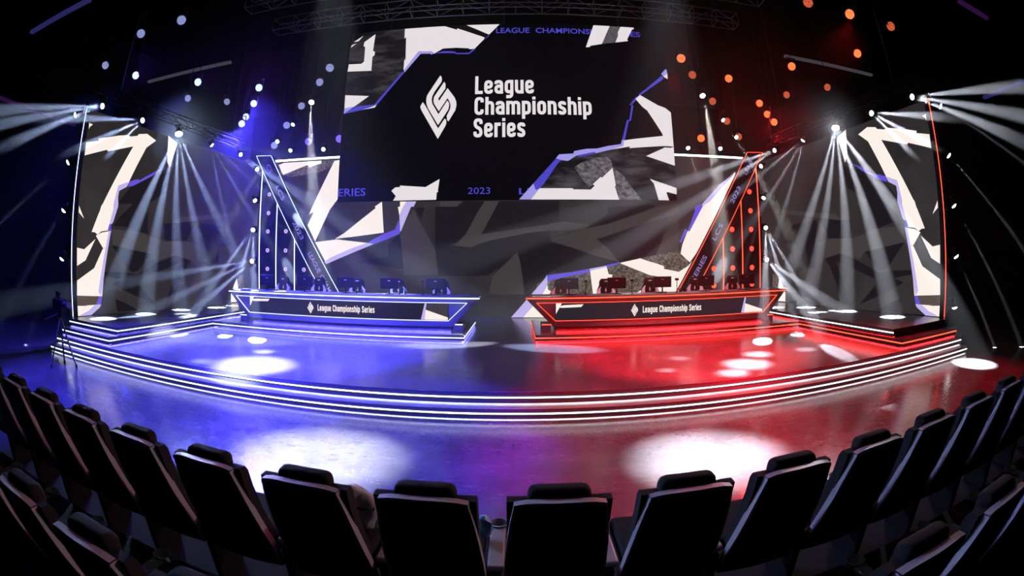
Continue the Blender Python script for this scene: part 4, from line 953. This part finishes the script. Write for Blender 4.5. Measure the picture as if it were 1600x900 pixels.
# ------------------------------------------------------------------ theatre seats
def make_seat():
    r = thing('theatre_seat', 'x', 'seat')
    prof = [(0.0, 1.03), (0.03, 0.90), (0.07, 0.76), (0.125, 0.60), (0.19, 0.44), (0.235, 0.29)]
    half = [0.195, 0.213, 0.228, 0.24, 0.245, 0.243]
    def shell(th, inset, y_add=0.0):
        b = bmesh.new(); rows = []
        for (y, z), h in zip(prof, half):
            h -= inset; row = []
            for i in range(9):
                q = -1 + 2*i/8; bow = 0.030*(1-q*q)
                row.append((q*h, y + y_add - bow*0.6, z - (0.02*q**4 if z > 1.0 else 0) ))
            rows.append(row)
        F = [[b.verts.new(p) for p in row] for row in rows]
        K = [[b.verts.new((p[0], p[1]+th, p[2])) for p in row] for row in rows]
        n = len(rows); m_ = 9
        for i in range(n-1):
            for j in range(m_-1):
                b.faces.new((F[i][j], F[i+1][j], F[i+1][j+1], F[i][j+1])).smooth = True
                b.faces.new((K[i][j], K[i][j+1], K[i+1][j+1], K[i+1][j])).smooth = True
        for i in range(n-1):
            b.faces.new((F[i][0], K[i][0], K[i+1][0], F[i+1][0])); b.faces.new((F[i][-1], F[i+1][-1], K[i+1][-1], K[i][-1]))
        for j in range(m_-1):
            b.faces.new((F[0][j], F[0][j+1], K[0][j+1], K[0][j])); b.faces.new((F[-1][j], K[-1][j], K[-1][j+1], F[-1][j+1]))
        return b
    b = shell(0.035, 0.012); mb = MB(); mb.add(b); b.free(); mb.build('back_shell', M['shell'], r)
    # pale edge trim along both sides and across the top
    mb = MB()
    for q in (-1, 1):
        for (p0, h0), (p1, h1) in zip(zip(prof, half), list(zip(prof, half))[1:]):
            a = [(q*(h0-0.012), p0[0]-0.006, p0[1]-0.02*(p0[1] > 1)), (q*h0, p0[0]+0.001, p0[1]-0.02*(p0[1] > 1)), (q*h0, p0[0]+0.05, p0[1]-0.02*(p0[1] > 1)), (q*(h0-0.012), p0[0]+0.05, p0[1]-0.02*(p0[1] > 1))]
            c = [(q*(h1-0.012), p1[0]-0.006, p1[1]), (q*h1, p1[0]+0.001, p1[1]), (q*h1, p1[0]+0.05, p1[1]), (q*(h1-0.012), p1[0]+0.05, p1[1])]
            va = [mb.bm.verts.new(k) for k in a]; vc = [mb.bm.verts.new(k) for k in c]
            for i in range(4): mb.bm.faces.new((va[i], va[(i+1)%4], vc[(i+1)%4], vc[i]))
    for j in range(8):
        q0, q1 = -1 + 2*j/8, -1 + 2*(j+1)/8
        P = []
        for q in (q0, q1):
            y = -0.018*(1-q*q); z = 1.03 - 0.02*q**4; x = q*0.195
            P.append([(x, y-0.004, z-0.012), (x, y+0.004, z+0.006), (x, y+0.045, z+0.006), (x, y+0.045, z-0.012)])
        va = [mb.bm.verts.new(k) for k in P[0]]; vc = [mb.bm.verts.new(k) for k in P[1]]
        for i in range(4): mb.bm.faces.new((va[i], va[(i+1)%4], vc[(i+1)%4], vc[i]))
    mb.build('edge_trim', M['trim'], r)['label'] = 'pale grey edge trim'
    mb = MB()
    sec = [(0.05, 1.01), (0.105, 1.012), (0.13, 0.98), (0.15, 0.88), (0.20, 0.72), (0.255, 0.58), (0.29, 0.50), (0.235, 0.48), (0.175, 0.59), (0.115, 0.76), (0.07, 0.90)]
    mb.prism_yz(sec, -0.226, 0.226)
    bmesh.ops.bevel(mb.bm, geom=[e for e in mb.bm.edges if len(e.link_faces) == 2 and e.calc_face_angle(0) > 1.2], offset=0.02, segments=2, affect='EDGES')
    mb.build('back_cushion', M['cushion'], r)
    MB().rbox(-0.138, 0.138, 0.045, 0.155, 0.93, 1.066, 0.04, 4).build('headrest_pillow', M['cushion'], r, smooth=True)
    MB().rbox(-0.222, 0.222, 0.30, 0.74, 0.40, 0.50, 0.035, 3).build('seat_cushion', M['cushion'], r)
    ar = MB().rbox(0.245, 0.333, 0.24, 0.66, 0.455, 0.495, 0.012, 2)
    ar = ar.build('armrest', M['arm'], r)
    mb = MB(); mb.lathe([(0.030, 0.41), (0.048, 0.42), (0.056, 0.505), (0.050, 0.507), (0.043, 0.43), (0.0, 0.428)], (0.289, 0.70, 0), 18); mb.build('cup_holder', M['arm'], ar)
    MB().rbox(0.266, 0.312, 0.22, 0.52, 0.0, 0.455, 0.01, 1).build('leg', M['black'], r)
    MB().box(-0.02, 0.27, 0.33, 0.40, 0.35, 0.40).build('cross_bar', M['black'], r)
    return r
seat = make_seat()
SP = 0.578; SX0 = 0.648
def seat_label(k):
    if k == -1: return 'black front row theatre seat holding the bright blue wrapper'
    if k == 0: return 'black front row theatre seat with an open cup holder, nearest the picture centre'
    if k < 0: return f'black front row seat, {ORD[-k-2]} past the blue wrapper towards the blue side'
    return f'black front row seat, {ORD[k-1]} past the central cup holder towards the red side'
for k in [0] + [i for i in range(-9, 9) if i]:
    place(seat, (SX0 + k*SP, 1.775, 0.3315), random.uniform(-0.012, 0.012), seat_label(k), 'front row of theatre seats')
for k in list(range(-7, -1)) + list(range(1, 7)):
    n = (ORD[-k-2], 'blue') if k < 0 else (ORD[k-1], 'red')
    place(seat, (SX0 + 0.05 + k*SP, 0.80, 0.3315), 0, f'shadowed second row seat, {n[0]} from the middle towards the {n[1]} side', 'second row of theatre seats')

# grey bag, blue wrapper, plastic pack and paper
b = thing('backpack', 'crumpled grey cloth bag slumped on a front row seat', 'bag', (-0.425, 2.30, 0.832))
mb = MB(); bmesh.ops.create_icosphere(mb.bm, subdivisions=3, radius=1.0)
for v in mb.bm.verts:
    n = v.co.copy(); k = 1 + 0.10*math.sin(7*n.x + 3*n.z) + 0.07*math.sin(9*n.y - 4*n.z)
    v.co = Vector((n.x*0.125*k, n.y*0.12*k, 0.125 + n.z*(0.125 if n.z < 0 else 0.15)*k)); 
    if v.co.z < 0.012: v.co.z = 0.0
mb.build('bag_body', M['grey_cloth'], b, smooth=True)
MB().tube([(-0.10, -0.125, 0.20), (-0.04, -0.15, 0.16), (0.03, -0.145, 0.10), (0.07, -0.12, 0.03)], 0.011, 6).build('strap', M['black'], b)
MB().tube([(-0.14, -0.06, 0.19), (0.0, -0.135, 0.205), (0.13, -0.07, 0.19)], 0.008, 6).build('zip', M['black'], b)
mb = MB(); bmesh.ops.create_icosphere(mb.bm, subdivisions=2, radius=1.0)
for v in mb.bm.verts:
    n = v.co.copy(); k = 1 + random.uniform(-0.22, 0.22); v.co = Vector((n.x*0.05*k, n.y*0.06*k, 0.075 + n.z*0.075*k)); v.co.z = max(v.co.z, 0.0)
o = mb.build('wrapper', M['blue_plastic']); o.location = (0.292, 2.30, 0.835); tag(o, 'crinkled bright blue plastic wrapper on a front row seat by the cup holder', 'wrapper')
mb = MB(); bmesh.ops.create_icosphere(mb.bm, subdivisions=2, radius=1.0)
for v in mb.bm.verts:
    n = v.co.copy(); k = 1 + random.uniform(-0.2, 0.2); v.co = Vector((n.x*0.13*k, n.y*0.045*k, 0.035 + n.z*0.035*k)); v.co.z = max(v.co.z, 0.0)
o = mb.build('plastic_pack', M['clear_plastic']); o.location = (2.62, 1.66, 0.3315); o.rotation_euler = (0, 0, 0.3); tag(o, 'shiny crumpled clear plastic pack on the floor behind the front row', 'packaging')

# ------------------------------------------------------------------ camera on a tripod by the stage corner
t = thing('camera_tripod', 'tall tripod with a video camera standing by the blue stage corner', 'tripod', (-9.55, 6.45, FL))
hub = (0.05, 0.0, 1.12)
for (x, y) in ((0.33, 0.18), (-0.28, 0.20), (-0.05, -0.40)):
    lg = MB().bar(hub, (x, y, 0.02), 0.045, 0.03).build('leg', M['metal'], t)
    MB().cyl((x, y, 0.0), (x, y, 0.06), 0.035, 0.025).build('foot', M['black'], lg)
MB().tube([(0.17, 0.08, 0.55), (-0.10, 0.09, 0.55), (0.01, -0.18, 0.55), (0.17, 0.08, 0.55)], 0.012, 6).build('spreader', M['metal'], t)
MB().lathe([(0.0, 1.08), (0.06, 1.09), (0.07, 1.16), (0.05, 1.24), (0.0, 1.25)], (0.05, 0, 0), 14).build('fluid_head', M['black'], t)
MB().bar((0.05, 0, 1.20), (-0.35, -0.30, 1.02), 0.022).build('pan_handle', M['metal'], t)
cb = MB().rbox(-0.22, 0.25, -0.09, 0.09, 1.27, 1.50, 0.02, 2).build('camera_body', M['black'], t)
MB().cyl((0.25, 0, 1.40), (0.50, 0, 1.40), 0.06, 0.075).build('lens', M['metal'], cb)
MB().rbox(-0.05, 0.13, -0.07, -0.02, 1.56, 1.66, 0.01, 1).build('viewfinder', M['black'], cb)
MB().bar((-0.15, 0, 1.53), (0.2, 0, 1.53), 0.03).build('carry_handle', M['metal'], cb)
MB().bar((-0.15, 0, 1.49), (-0.15, 0, 1.54), 0.03).build('handle_post', M['metal'], cb)
MB().bar((0.05, -0.045, 1.49), (0.05, -0.045, 1.57), 0.02).build('viewfinder_arm', M['metal'], cb)

# ------------------------------------------------------------------ overhead rig
def box_truss(label, p0, p1, w=0.36, mat=None):
    mat = mat or M['truss']
    t = thing('roof_truss', label, 'truss', p0)
    L = Vector(p1) - Vector(p0); n = max(2, int(L.length/0.9)); d = L/n
    mb = MB()
    cs = [(0, -w/2, -w/2), (0, w/2, -w/2), (0, -w/2, w/2), (0, w/2, w/2)]
    if abs(L.y) > abs(L.x): cs = [(c[1], 0, c[2]) for c in cs]
    for c in cs: mb.cyl(Vector(c), Vector(c)+L, 0.025, seg=6)
    mb.build('chords', mat, t)
    mb = MB()
    for i in range(n+1):
        o = d*i
        for a, b in ((0,1),(0,2),(1,3),(2,3)): mb.cyl(Vector(cs[a])+o, Vector(cs[b])+o, 0.014, seg=5)
        if i < n:
            a, b = ((0, 2) if i % 2 else (2, 0)); mb.cyl(Vector(cs[a])+o, Vector(cs[b])+o+d, 0.014, seg=5)
            a, b = ((1, 3) if i % 2 else (3, 1)); mb.cyl(Vector(cs[a])+o, Vector(cs[b])+o+d, 0.014, seg=5)
    mb.build('lattice', mat, t)
    for k in (0.12, 0.88):
        q = L*k; MB().cyl((q.x, q.y, w/2), (q.x, q.y, 12.998-p0[2]), 0.012, seg=6).build('chain', M['metal'], t)
    return t
box_truss('aluminium lattice truss just above the top edge of the hanging screen', (-8.7, 14.6, 11.25), (8.7, 14.6, 11.25), 0.5)
box_truss('higher aluminium lattice truss crossing the picture top', (-8.7, 12.4, 11.1), (8.7, 12.4, 11.1), 0.5)
box_truss('long truss above the blue side video wall carrying beam lights', (-11.56, 8.6, 7.16), (-10.86, 17.0, 7.16), 0.3, M['rig_black'])
box_truss('long truss above the red side video wall carrying beam lights', (11.56, 8.6, 7.16), (10.86, 17.0, 7.16), 0.3, M['rig_black'])

def batten(label, p0, p1, mat, w=0.16):  # plain beams and wall rails; caught light is painted as a dim glow
    t = thing('glow_painted_beam', label, 'batten', p0)
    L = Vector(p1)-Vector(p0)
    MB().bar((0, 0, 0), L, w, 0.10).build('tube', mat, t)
    MB().bar((0, 0, 0.075), L + Vector((0, 0, 0.075)), w*0.5, 0.05).build('beam_top', M['black'], t)
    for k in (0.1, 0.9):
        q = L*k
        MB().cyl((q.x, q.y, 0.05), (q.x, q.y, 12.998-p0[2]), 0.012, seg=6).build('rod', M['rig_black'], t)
batten('dim grey glow-painted beam overhead on the blue side', (-17.6, 16.4, 11.0), (-12.0, 16.4, 11.0), M['beam_glow_g'])
batten('dim grey glow-painted beam overhead on the red side', (12.0, 16.4, 11.0), (17.6, 16.4, 11.0), M['beam_glow_g'])
batten('violet glow-painted beam high in the corner on the blue side', (-18.6, 8.45, 11.0), (-14.0, 8.6, 11.0), M['beam_glow_v'], 0.22)
batten('magenta glow-painted beam high in the corner on the red side', (16.0, 8.4, 11.0), (18.3, 8.4, 11.0), M['beam_glow_m'], 0.2)
batten('violet glow-painted rail along the dark wall on the blue side', (-18.5, 7.4, 8.0), (-18.5, 12.5, 7.98), M['beam_glow_m'], 0.22)
batten('violet glow-painted rail along the dark wall on the red side', (18.5, 7.2, 8.2), (18.5, 10.0, 8.2), M['beam_glow_v'], 0.22)

# fixtures: built pointing down -Z of a pivot, turned towards their aim
def make_wash(lens):
    """LED wash lamp: drop pipe, yoke, can, lens of many cells."""
    r = thing('wash_light', 'x', 'stage light')
    h = MB().cyl((0, 0, 0.16), (0, 0, -0.10), 0.10, 0.165, seg=20).build('can', M['black'], r)
    MB().cyl((0, 0, -0.10), (0, 0, -0.118), 0.158, seg=24).build('lens', lens, h)
    return r
def lamp_parts(r, drop, lens, aim, rad=0.165, length=0.26):
    d = Vector(aim).normalized()
    q = d.to_track_quat('-Z', 'Y').to_matrix().to_4x4()
    def T(mb): bmesh.ops.transform(mb.bm, matrix=q, verts=list(mb.bm.verts)); return mb
    can = T(MB().cyl((0, 0, length*0.6), (0, 0, -length*0.4), rad*0.62, rad, seg=20)).build('can', M['black'], r)
    T(MB().cyl((0, 0, -length*0.4), (0, 0, -length*0.4-0.015), rad*0.93, seg=24)).build('lens', lens, can)
    mb = MB()
    w = rad + 0.03; top = rad + 0.16
    mb.bar((-w, 0, 0), (-w, 0, top), 0.02, 0.05); mb.bar((w, 0, 0), (w, 0, top), 0.02, 0.05); mb.bar((-w-0.01, 0, top), (w+0.01, 0, top), 0.05, 0.02)
    mb.bar((-w-0.005, 0, 0), (-rad*0.6, 0, 0), 0.03); mb.bar((w+0.005, 0, 0), (rad*0.6, 0, 0), 0.03)
    mb.build('yoke', M['black'], r)
    if drop: MB().cyl((0, 0, top), (0, 0, top + drop), 0.018, seg=6).build('drop_pipe', M['rig_black'], r)

CAMDIR = lambda P: (Vector((0.2, 0.0, 2.0)) - Vector(P))
blue = sorted(FIX['blue'], key=lambda p: p[0]); red = sorted(FIX['red'], key=lambda p: p[0])
for cname, lamps in (('blue', blue), ('red', red)):
    for i, (x, y, z, k) in enumerate(lamps):
        r = thing('wash_light', f'{cname} overhead wash light, {ORD[i]} of the {cname} lamps counted from the picture left', 'stage light', (x, y, z), group=f'{cname} wash lights')
        lens = M[('dots_b', 'dots_b2', 'dots_v')[k]] if cname == 'blue' else M[('dots_r', 'dots_r2')[k]]
        a = CAMDIR((x, y, z)); a.z -= 3.0
        if k == 0: a += Vector((random.uniform(-6, 6), random.uniform(-2, 3), -3))
        lamp_parts(r, 13.0 - z - 0.325, lens, a)
        if k: spot('halo_beam', tuple(Vector((x, y, z)) + CAMDIR((x, y, z)).normalized()*0.17), tuple(CAM_LOC + Vector((0, 3.0, 2.5))), (380 if k == 1 else 250) if cname == 'blue' else 220, (0.18, 0.05, 1.0) if cname == 'blue' else (1.0, 0.02, 0.008), 40, 1.0, 0.12)

# wash that colours the floor, one lamp each from the brightest fixtures
def wash(P, target, power, col, ang=48): spot('wash_beam', (P[0], P[1], P[2]-0.25), target, power, col, ang, 0.9, 0.12)
bl = [p for p in blue if p[3] == 1]; rl = [p for p in red if p[3] == 1]
WASH_B = [(-16.0, 4.0, 0), (-14.0, 7.0, 0), (-9.8, 11.5, 0.7), (-9.2, 9.0, 0.7), (-6.5, 10.5, 0.3), (-4.0, 10.5, 0.3)]
WASH_R = [(2.0, 10.5, 0.3), (4.5, 11.5, 0.3), (6.5, 12.5, 0.8), (3.0, 9.0, 0.3), (7.5, 9.5, 0.3), (9.0, 4.5, 0), (3.0, 3.5, 0), (5.5, 5.0, 0)]
for p, tg, pw in zip(bl, WASH_B, (2500, 4000, 20000, 20000, 12000, 9000)): wash(p, tg, pw, BLUE)
for p, tg in zip(rl, WASH_R): wash(p, tg, 650, RED)

# front lamps over the audience: blue, red and two hard white pools, plus an added unseen white fill pair
FRONT = [((-7.0, 5.4, 10.6), (-6.6, 6.0, FL), 24000, BLUE, 52, 'blue', 1), ((-2.6, 5.4, 10.6), (-1.9, 5.9, FL), 20000, BLUE, 34, 'blue', 1),
         ((3.4, 5.4, 10.6), (2.6, 5.9, FL), 9000, RED, 34, 'red', 1), ((8.0, 5.4, 10.6), (7.0, 6.0, FL), 7000, RED, 52, 'red', 1),
         ((-1.6, 4.8, 10.8), (-2.05, 5.2, FL), 75000, COOL, 14.5, 'white', 2), ((2.2, 4.8, 10.8), (2.85, 5.2, FL), 85000, COOL, 13, 'white', 2),
         ((-4.2, 4.8, 10.8), (-4.75, 8.2, 0.3), 150000, COOL, 11, 'white', 2), ((4.8, 4.8, 10.8), (5.0, 8.5, 0.3), 150000, COOL, 6.5, 'white', 2),
         ((-4.7, 10.2, 11.6), (-4.7, 15.0, 1.6), 5000, COOL, 38, 'white', 2), ((4.7, 10.2, 11.6), (4.7, 15.0, 1.6), 5000, COOL, 38, 'white', 2),  # unseen white fill, added to lift the chairs and monitors at the desks
         ((-4.7, 5.2, 7.6), (-4.7, 13.2, 0.95), 28000, BLUE, 46, 'blue', 1), ((4.7, 5.2, 7.6), (4.7, 13.2, 0.95), 4500, RED, 46, 'red', 1),
         ((-5.0, 5.0, 9.0), (-4.4, 9.9, 0.3), 62000, BLUE, 36, 'blue', 1), ((5.0, 5.0, 9.0), (4.4, 9.9, 0.3), 36000, RED, 36, 'red', 1)]
for i, (P, T, pw, col, ang, cname, k) in enumerate(FRONT):
    r = thing('flood_light', f'{cname} flood light rigged out of sight above the audience floor', 'stage light', P, group=f'{cname} flood lights above the picture')
    lamp_parts(r, 13.0 - P[2] - 0.35, M['dots_b2'] if cname == 'blue' else M['dots_r2'] if cname == 'red' else M['lens_w'], Vector(T)-Vector(P), 0.2, 0.34)
    d = (Vector(T)-Vector(P)).normalized()*0.25
    spot('flood_beam', tuple(Vector(P)+d), T, pw, col, ang, 1.0 if cname == 'white' else 0.55, 0.10)
    if 8 < T[1] < 10 and cname == 'white':       # broken-up gobo patches of the same lamp
        for q, a2, f in (((-5.3, 9.6, 0.3), 3.0, 0.8), ((-5.9, 7.9, 0.3), 3.5, 0.25)) if T[0] < 0 else (((4.4, 7.9, 0.3), 4.0, 0.9), ((5.7, 9.3, 0.3), 4.0, 0.9), ((3.3, 8.6, 0.3), 2.2, 0.4), ((3.9, 9.6, 0.3), 2.6, 0.3), ((7.0, 9.2, 0.3), 3.2, 0.35)):
            spot('flood_beam', tuple(Vector(P)+d), q, pw*f, col, a2, 1.0, 0.10)

# moving-head beam lights
aims = {}
for P, T, half, pw in BEAMS: aims.setdefault(tuple(P), []).append((T, half, pw))
def nearest(P): return min(aims, key=lambda k: (Vector(k)-Vector(P)).length)
NAMES = {'top': 'white beam light on the truss above the {c} side video wall, {n} from the tower',
         'tower': 'white beam light beside the leaning {c} tower, {n} from the top',
         'outer': 'white beam light on the outermost {c} side mast, {n} from the top'}
for kind in ('top', 'tower', 'outer'):
    for s, cname in ((-1, 'blue'), (1, 'red')):
        L = [p for p in FIX[kind] if p[0]*s > 0]
        L.sort(key=(lambda p: -p[1]) if kind == 'top' else (lambda p: -p[2]))
        for i, P in enumerate(L):
            r = thing('beam_light', NAMES[kind].format(c=cname, n=ORD[i]), 'stage light', P, group=f'{kind} beam lights')
            T = aims[nearest(P)]
            av = sum((Vector(t[0]) for t in T), Vector()) / len(T) - Vector(P)
            d = av.normalized()
            q = d.to_track_quat('-Z', 'Y').to_matrix().to_4x4()
            def TT(mb): bmesh.ops.transform(mb.bm, matrix=q, verts=list(mb.bm.verts)); return mb
            hd = TT(MB().cyl((0, 0, 0.20), (0, 0, -0.06), 0.07, 0.10, seg=16)).build('head', M['black'], r)
            ln = MB(); bmesh.ops.create_uvsphere(ln.bm, u_segments=16, v_segments=8, radius=0.088 if not (kind == 'top' and i == 2) else 0.15)  # middle lens of each truss oversized; flare painted into its shape
            bmesh.ops.transform(ln.bm, matrix=Matrix.Translation((0, 0, -0.055)) @ Matrix.Diagonal((1, 1, 0.55, 1)), verts=list(ln.bm.verts))
            TT(ln).build('lens', M['lens_w'], hd)
            mb = MB()
            if kind == 'top':
                mb.bar((-0.14, 0, 0), (-0.14, 0, 0.2), 0.02, 0.05); mb.bar((0.14, 0, 0), (0.14, 0, 0.2), 0.02, 0.05); mb.bar((-0.15, 0, 0.195), (0.15, 0, 0.195), 0.05, 0.01); mb.build('yoke', M['black'], r)
                MB().box(-0.17, 0.17, -0.1, 0.1, 0.2, 0.29).build('base', M['black'], r)
            else:
                w = s*0.16 if kind == 'outer' else -s*0.02
                mb.bar((0, 0.0, 0.02), (0, 0.24 if kind == 'outer' else 0.30, 0.02), 0.03, 0.12); mb.build('yoke', M['black'], r)
                e_ = 0.0 if kind == 'outer' else 0.07
                MB().box(-0.09, 0.09, 0.22 + e_, 0.315 + e_, -0.12, 0.16).build('base', M['black'], r)
            for T_, half, pw in T:
                dd = (Vector(T_)-Vector(P)).normalized()
                spot('beam', tuple(Vector(P)+dd*0.20), T_, BEAM_W*pw, BEAM_B if s < 0 else COOL, half*2, 0.6, 0.03)
# masts for the upright rows
for s, cname in ((-1, 'blue'), (1, 'red')):
    m_ = thing('light_mast', f'black mast holding five beam lights beside the {cname} light column', 'mast', (s*11.96, 8.58, FL))
    MB().cyl((0, 0, 0.02), (0, 0, 6.9), 0.06, seg=10).build('pole', M['black'], m_)
    MB().rbox(-0.3, 0.3, -0.3, 0.3, 0, 0.03, 0.01, 1).build('base_plate', M['black'], m_)
    x0 = -10.03 if s < 0 else 10.2
    m_ = thing('light_mast', f'black mast holding four beam lights beside the leaning {cname} tower', 'mast', (x0, 17.20, 0.30))
    MB().cyl((0, 0, 0.02), (0, 0, 6.1), 0.06, seg=10).build('pole', M['black'], m_)
    MB().rbox(-0.12, 0.12, -0.11, 0.2, 0, 0.03, 0.01, 1).build('base_plate', M['black'], m_)

# white overhead spots near the screen
wl = FIX['white']
for s, cname in ((-1, 'blue'), (1, 'red')):
    L = sorted([w for w in wl if w[0]*s > 0], key=lambda w: -w[2])
    for i, (x, y, z, tx_, ty_, tz_, half) in enumerate(L):
        r = thing('spot_light', f'white spot light above the rear wall on the {cname} side, {ORD[i]} from the top', 'stage light', (x, y, z), group='white spot lights above the rear wall')
        d = Vector((tx_, ty_, tz_)) - Vector((x, y, z))
        a = d.normalized() + Vector((0, -0.55, 0))
        lamp_parts(r, 13.0 - z - (0.12+0.16), M['lens_w'], a, 0.12 if i == 0 else 0.085, 0.24)
        spot('spot_beam', (x, y-0.12, z-0.12), (tx_, ty_, tz_), BEAM_W*(0.7 if i == 0 else 0.3), (1.0, 0.98, 0.92) if s > 0 else COOL, half*2, 0.6, 0.03)
# the two hot lamps that stare at the audience
for P, pw in (((-10.98, 12.52, 6.64), 6000), ((10.98, 12.52, 6.64), 1800)):
    spot('stare_beam', P, tuple(CAM_LOC), pw, BEAM_B if P[0] < 0 else COOL, 46, 1.0, 0.09)

# ------------------------------------------------------------------ stage haze
hm_ = MB()                     # heavier at the two sides, clear over the audience floor
foot = [(-18.9, 4.4), (-10.7, 4.4), (-10.7, 9.6), (10.7, 9.6), (10.7, 4.4), (18.9, 4.4), (18.9, 29.9), (-18.9, 29.9)]
lo = [hm_.bm.verts.new((x, y, FL+0.001)) for x, y in foot]; hi = [hm_.bm.verts.new((x, y, 12.9)) for x, y in foot]
hm_.bm.faces.new(lo[::-1]); hm_.bm.faces.new(hi)
for i in range(8): hm_.bm.faces.new((lo[i], lo[(i+1) % 8], hi[(i+1) % 8], hi[i]))
hz = hm_.build('haze', None)
hz.data.materials.clear()
hm = bpy.data.materials.new('haze'); hm.use_nodes = True
nt = hm.node_tree; nt.nodes.clear()
vo = nt.nodes.new('ShaderNodeVolumeScatter'); vo.inputs['Density'].default_value = HAZE; vo.inputs['Anisotropy'].default_value = HAZE_G
vo.inputs['Color'].default_value = (1, 1, 1, 1)
oo = nt.nodes.new('ShaderNodeOutputMaterial'); nt.links.new(vo.outputs[0], oo.inputs['Volume'])
hz.data.materials.append(hm)
tag(hz, 'thin theatrical haze hanging over the whole stage', 'haze', kind='stuff')
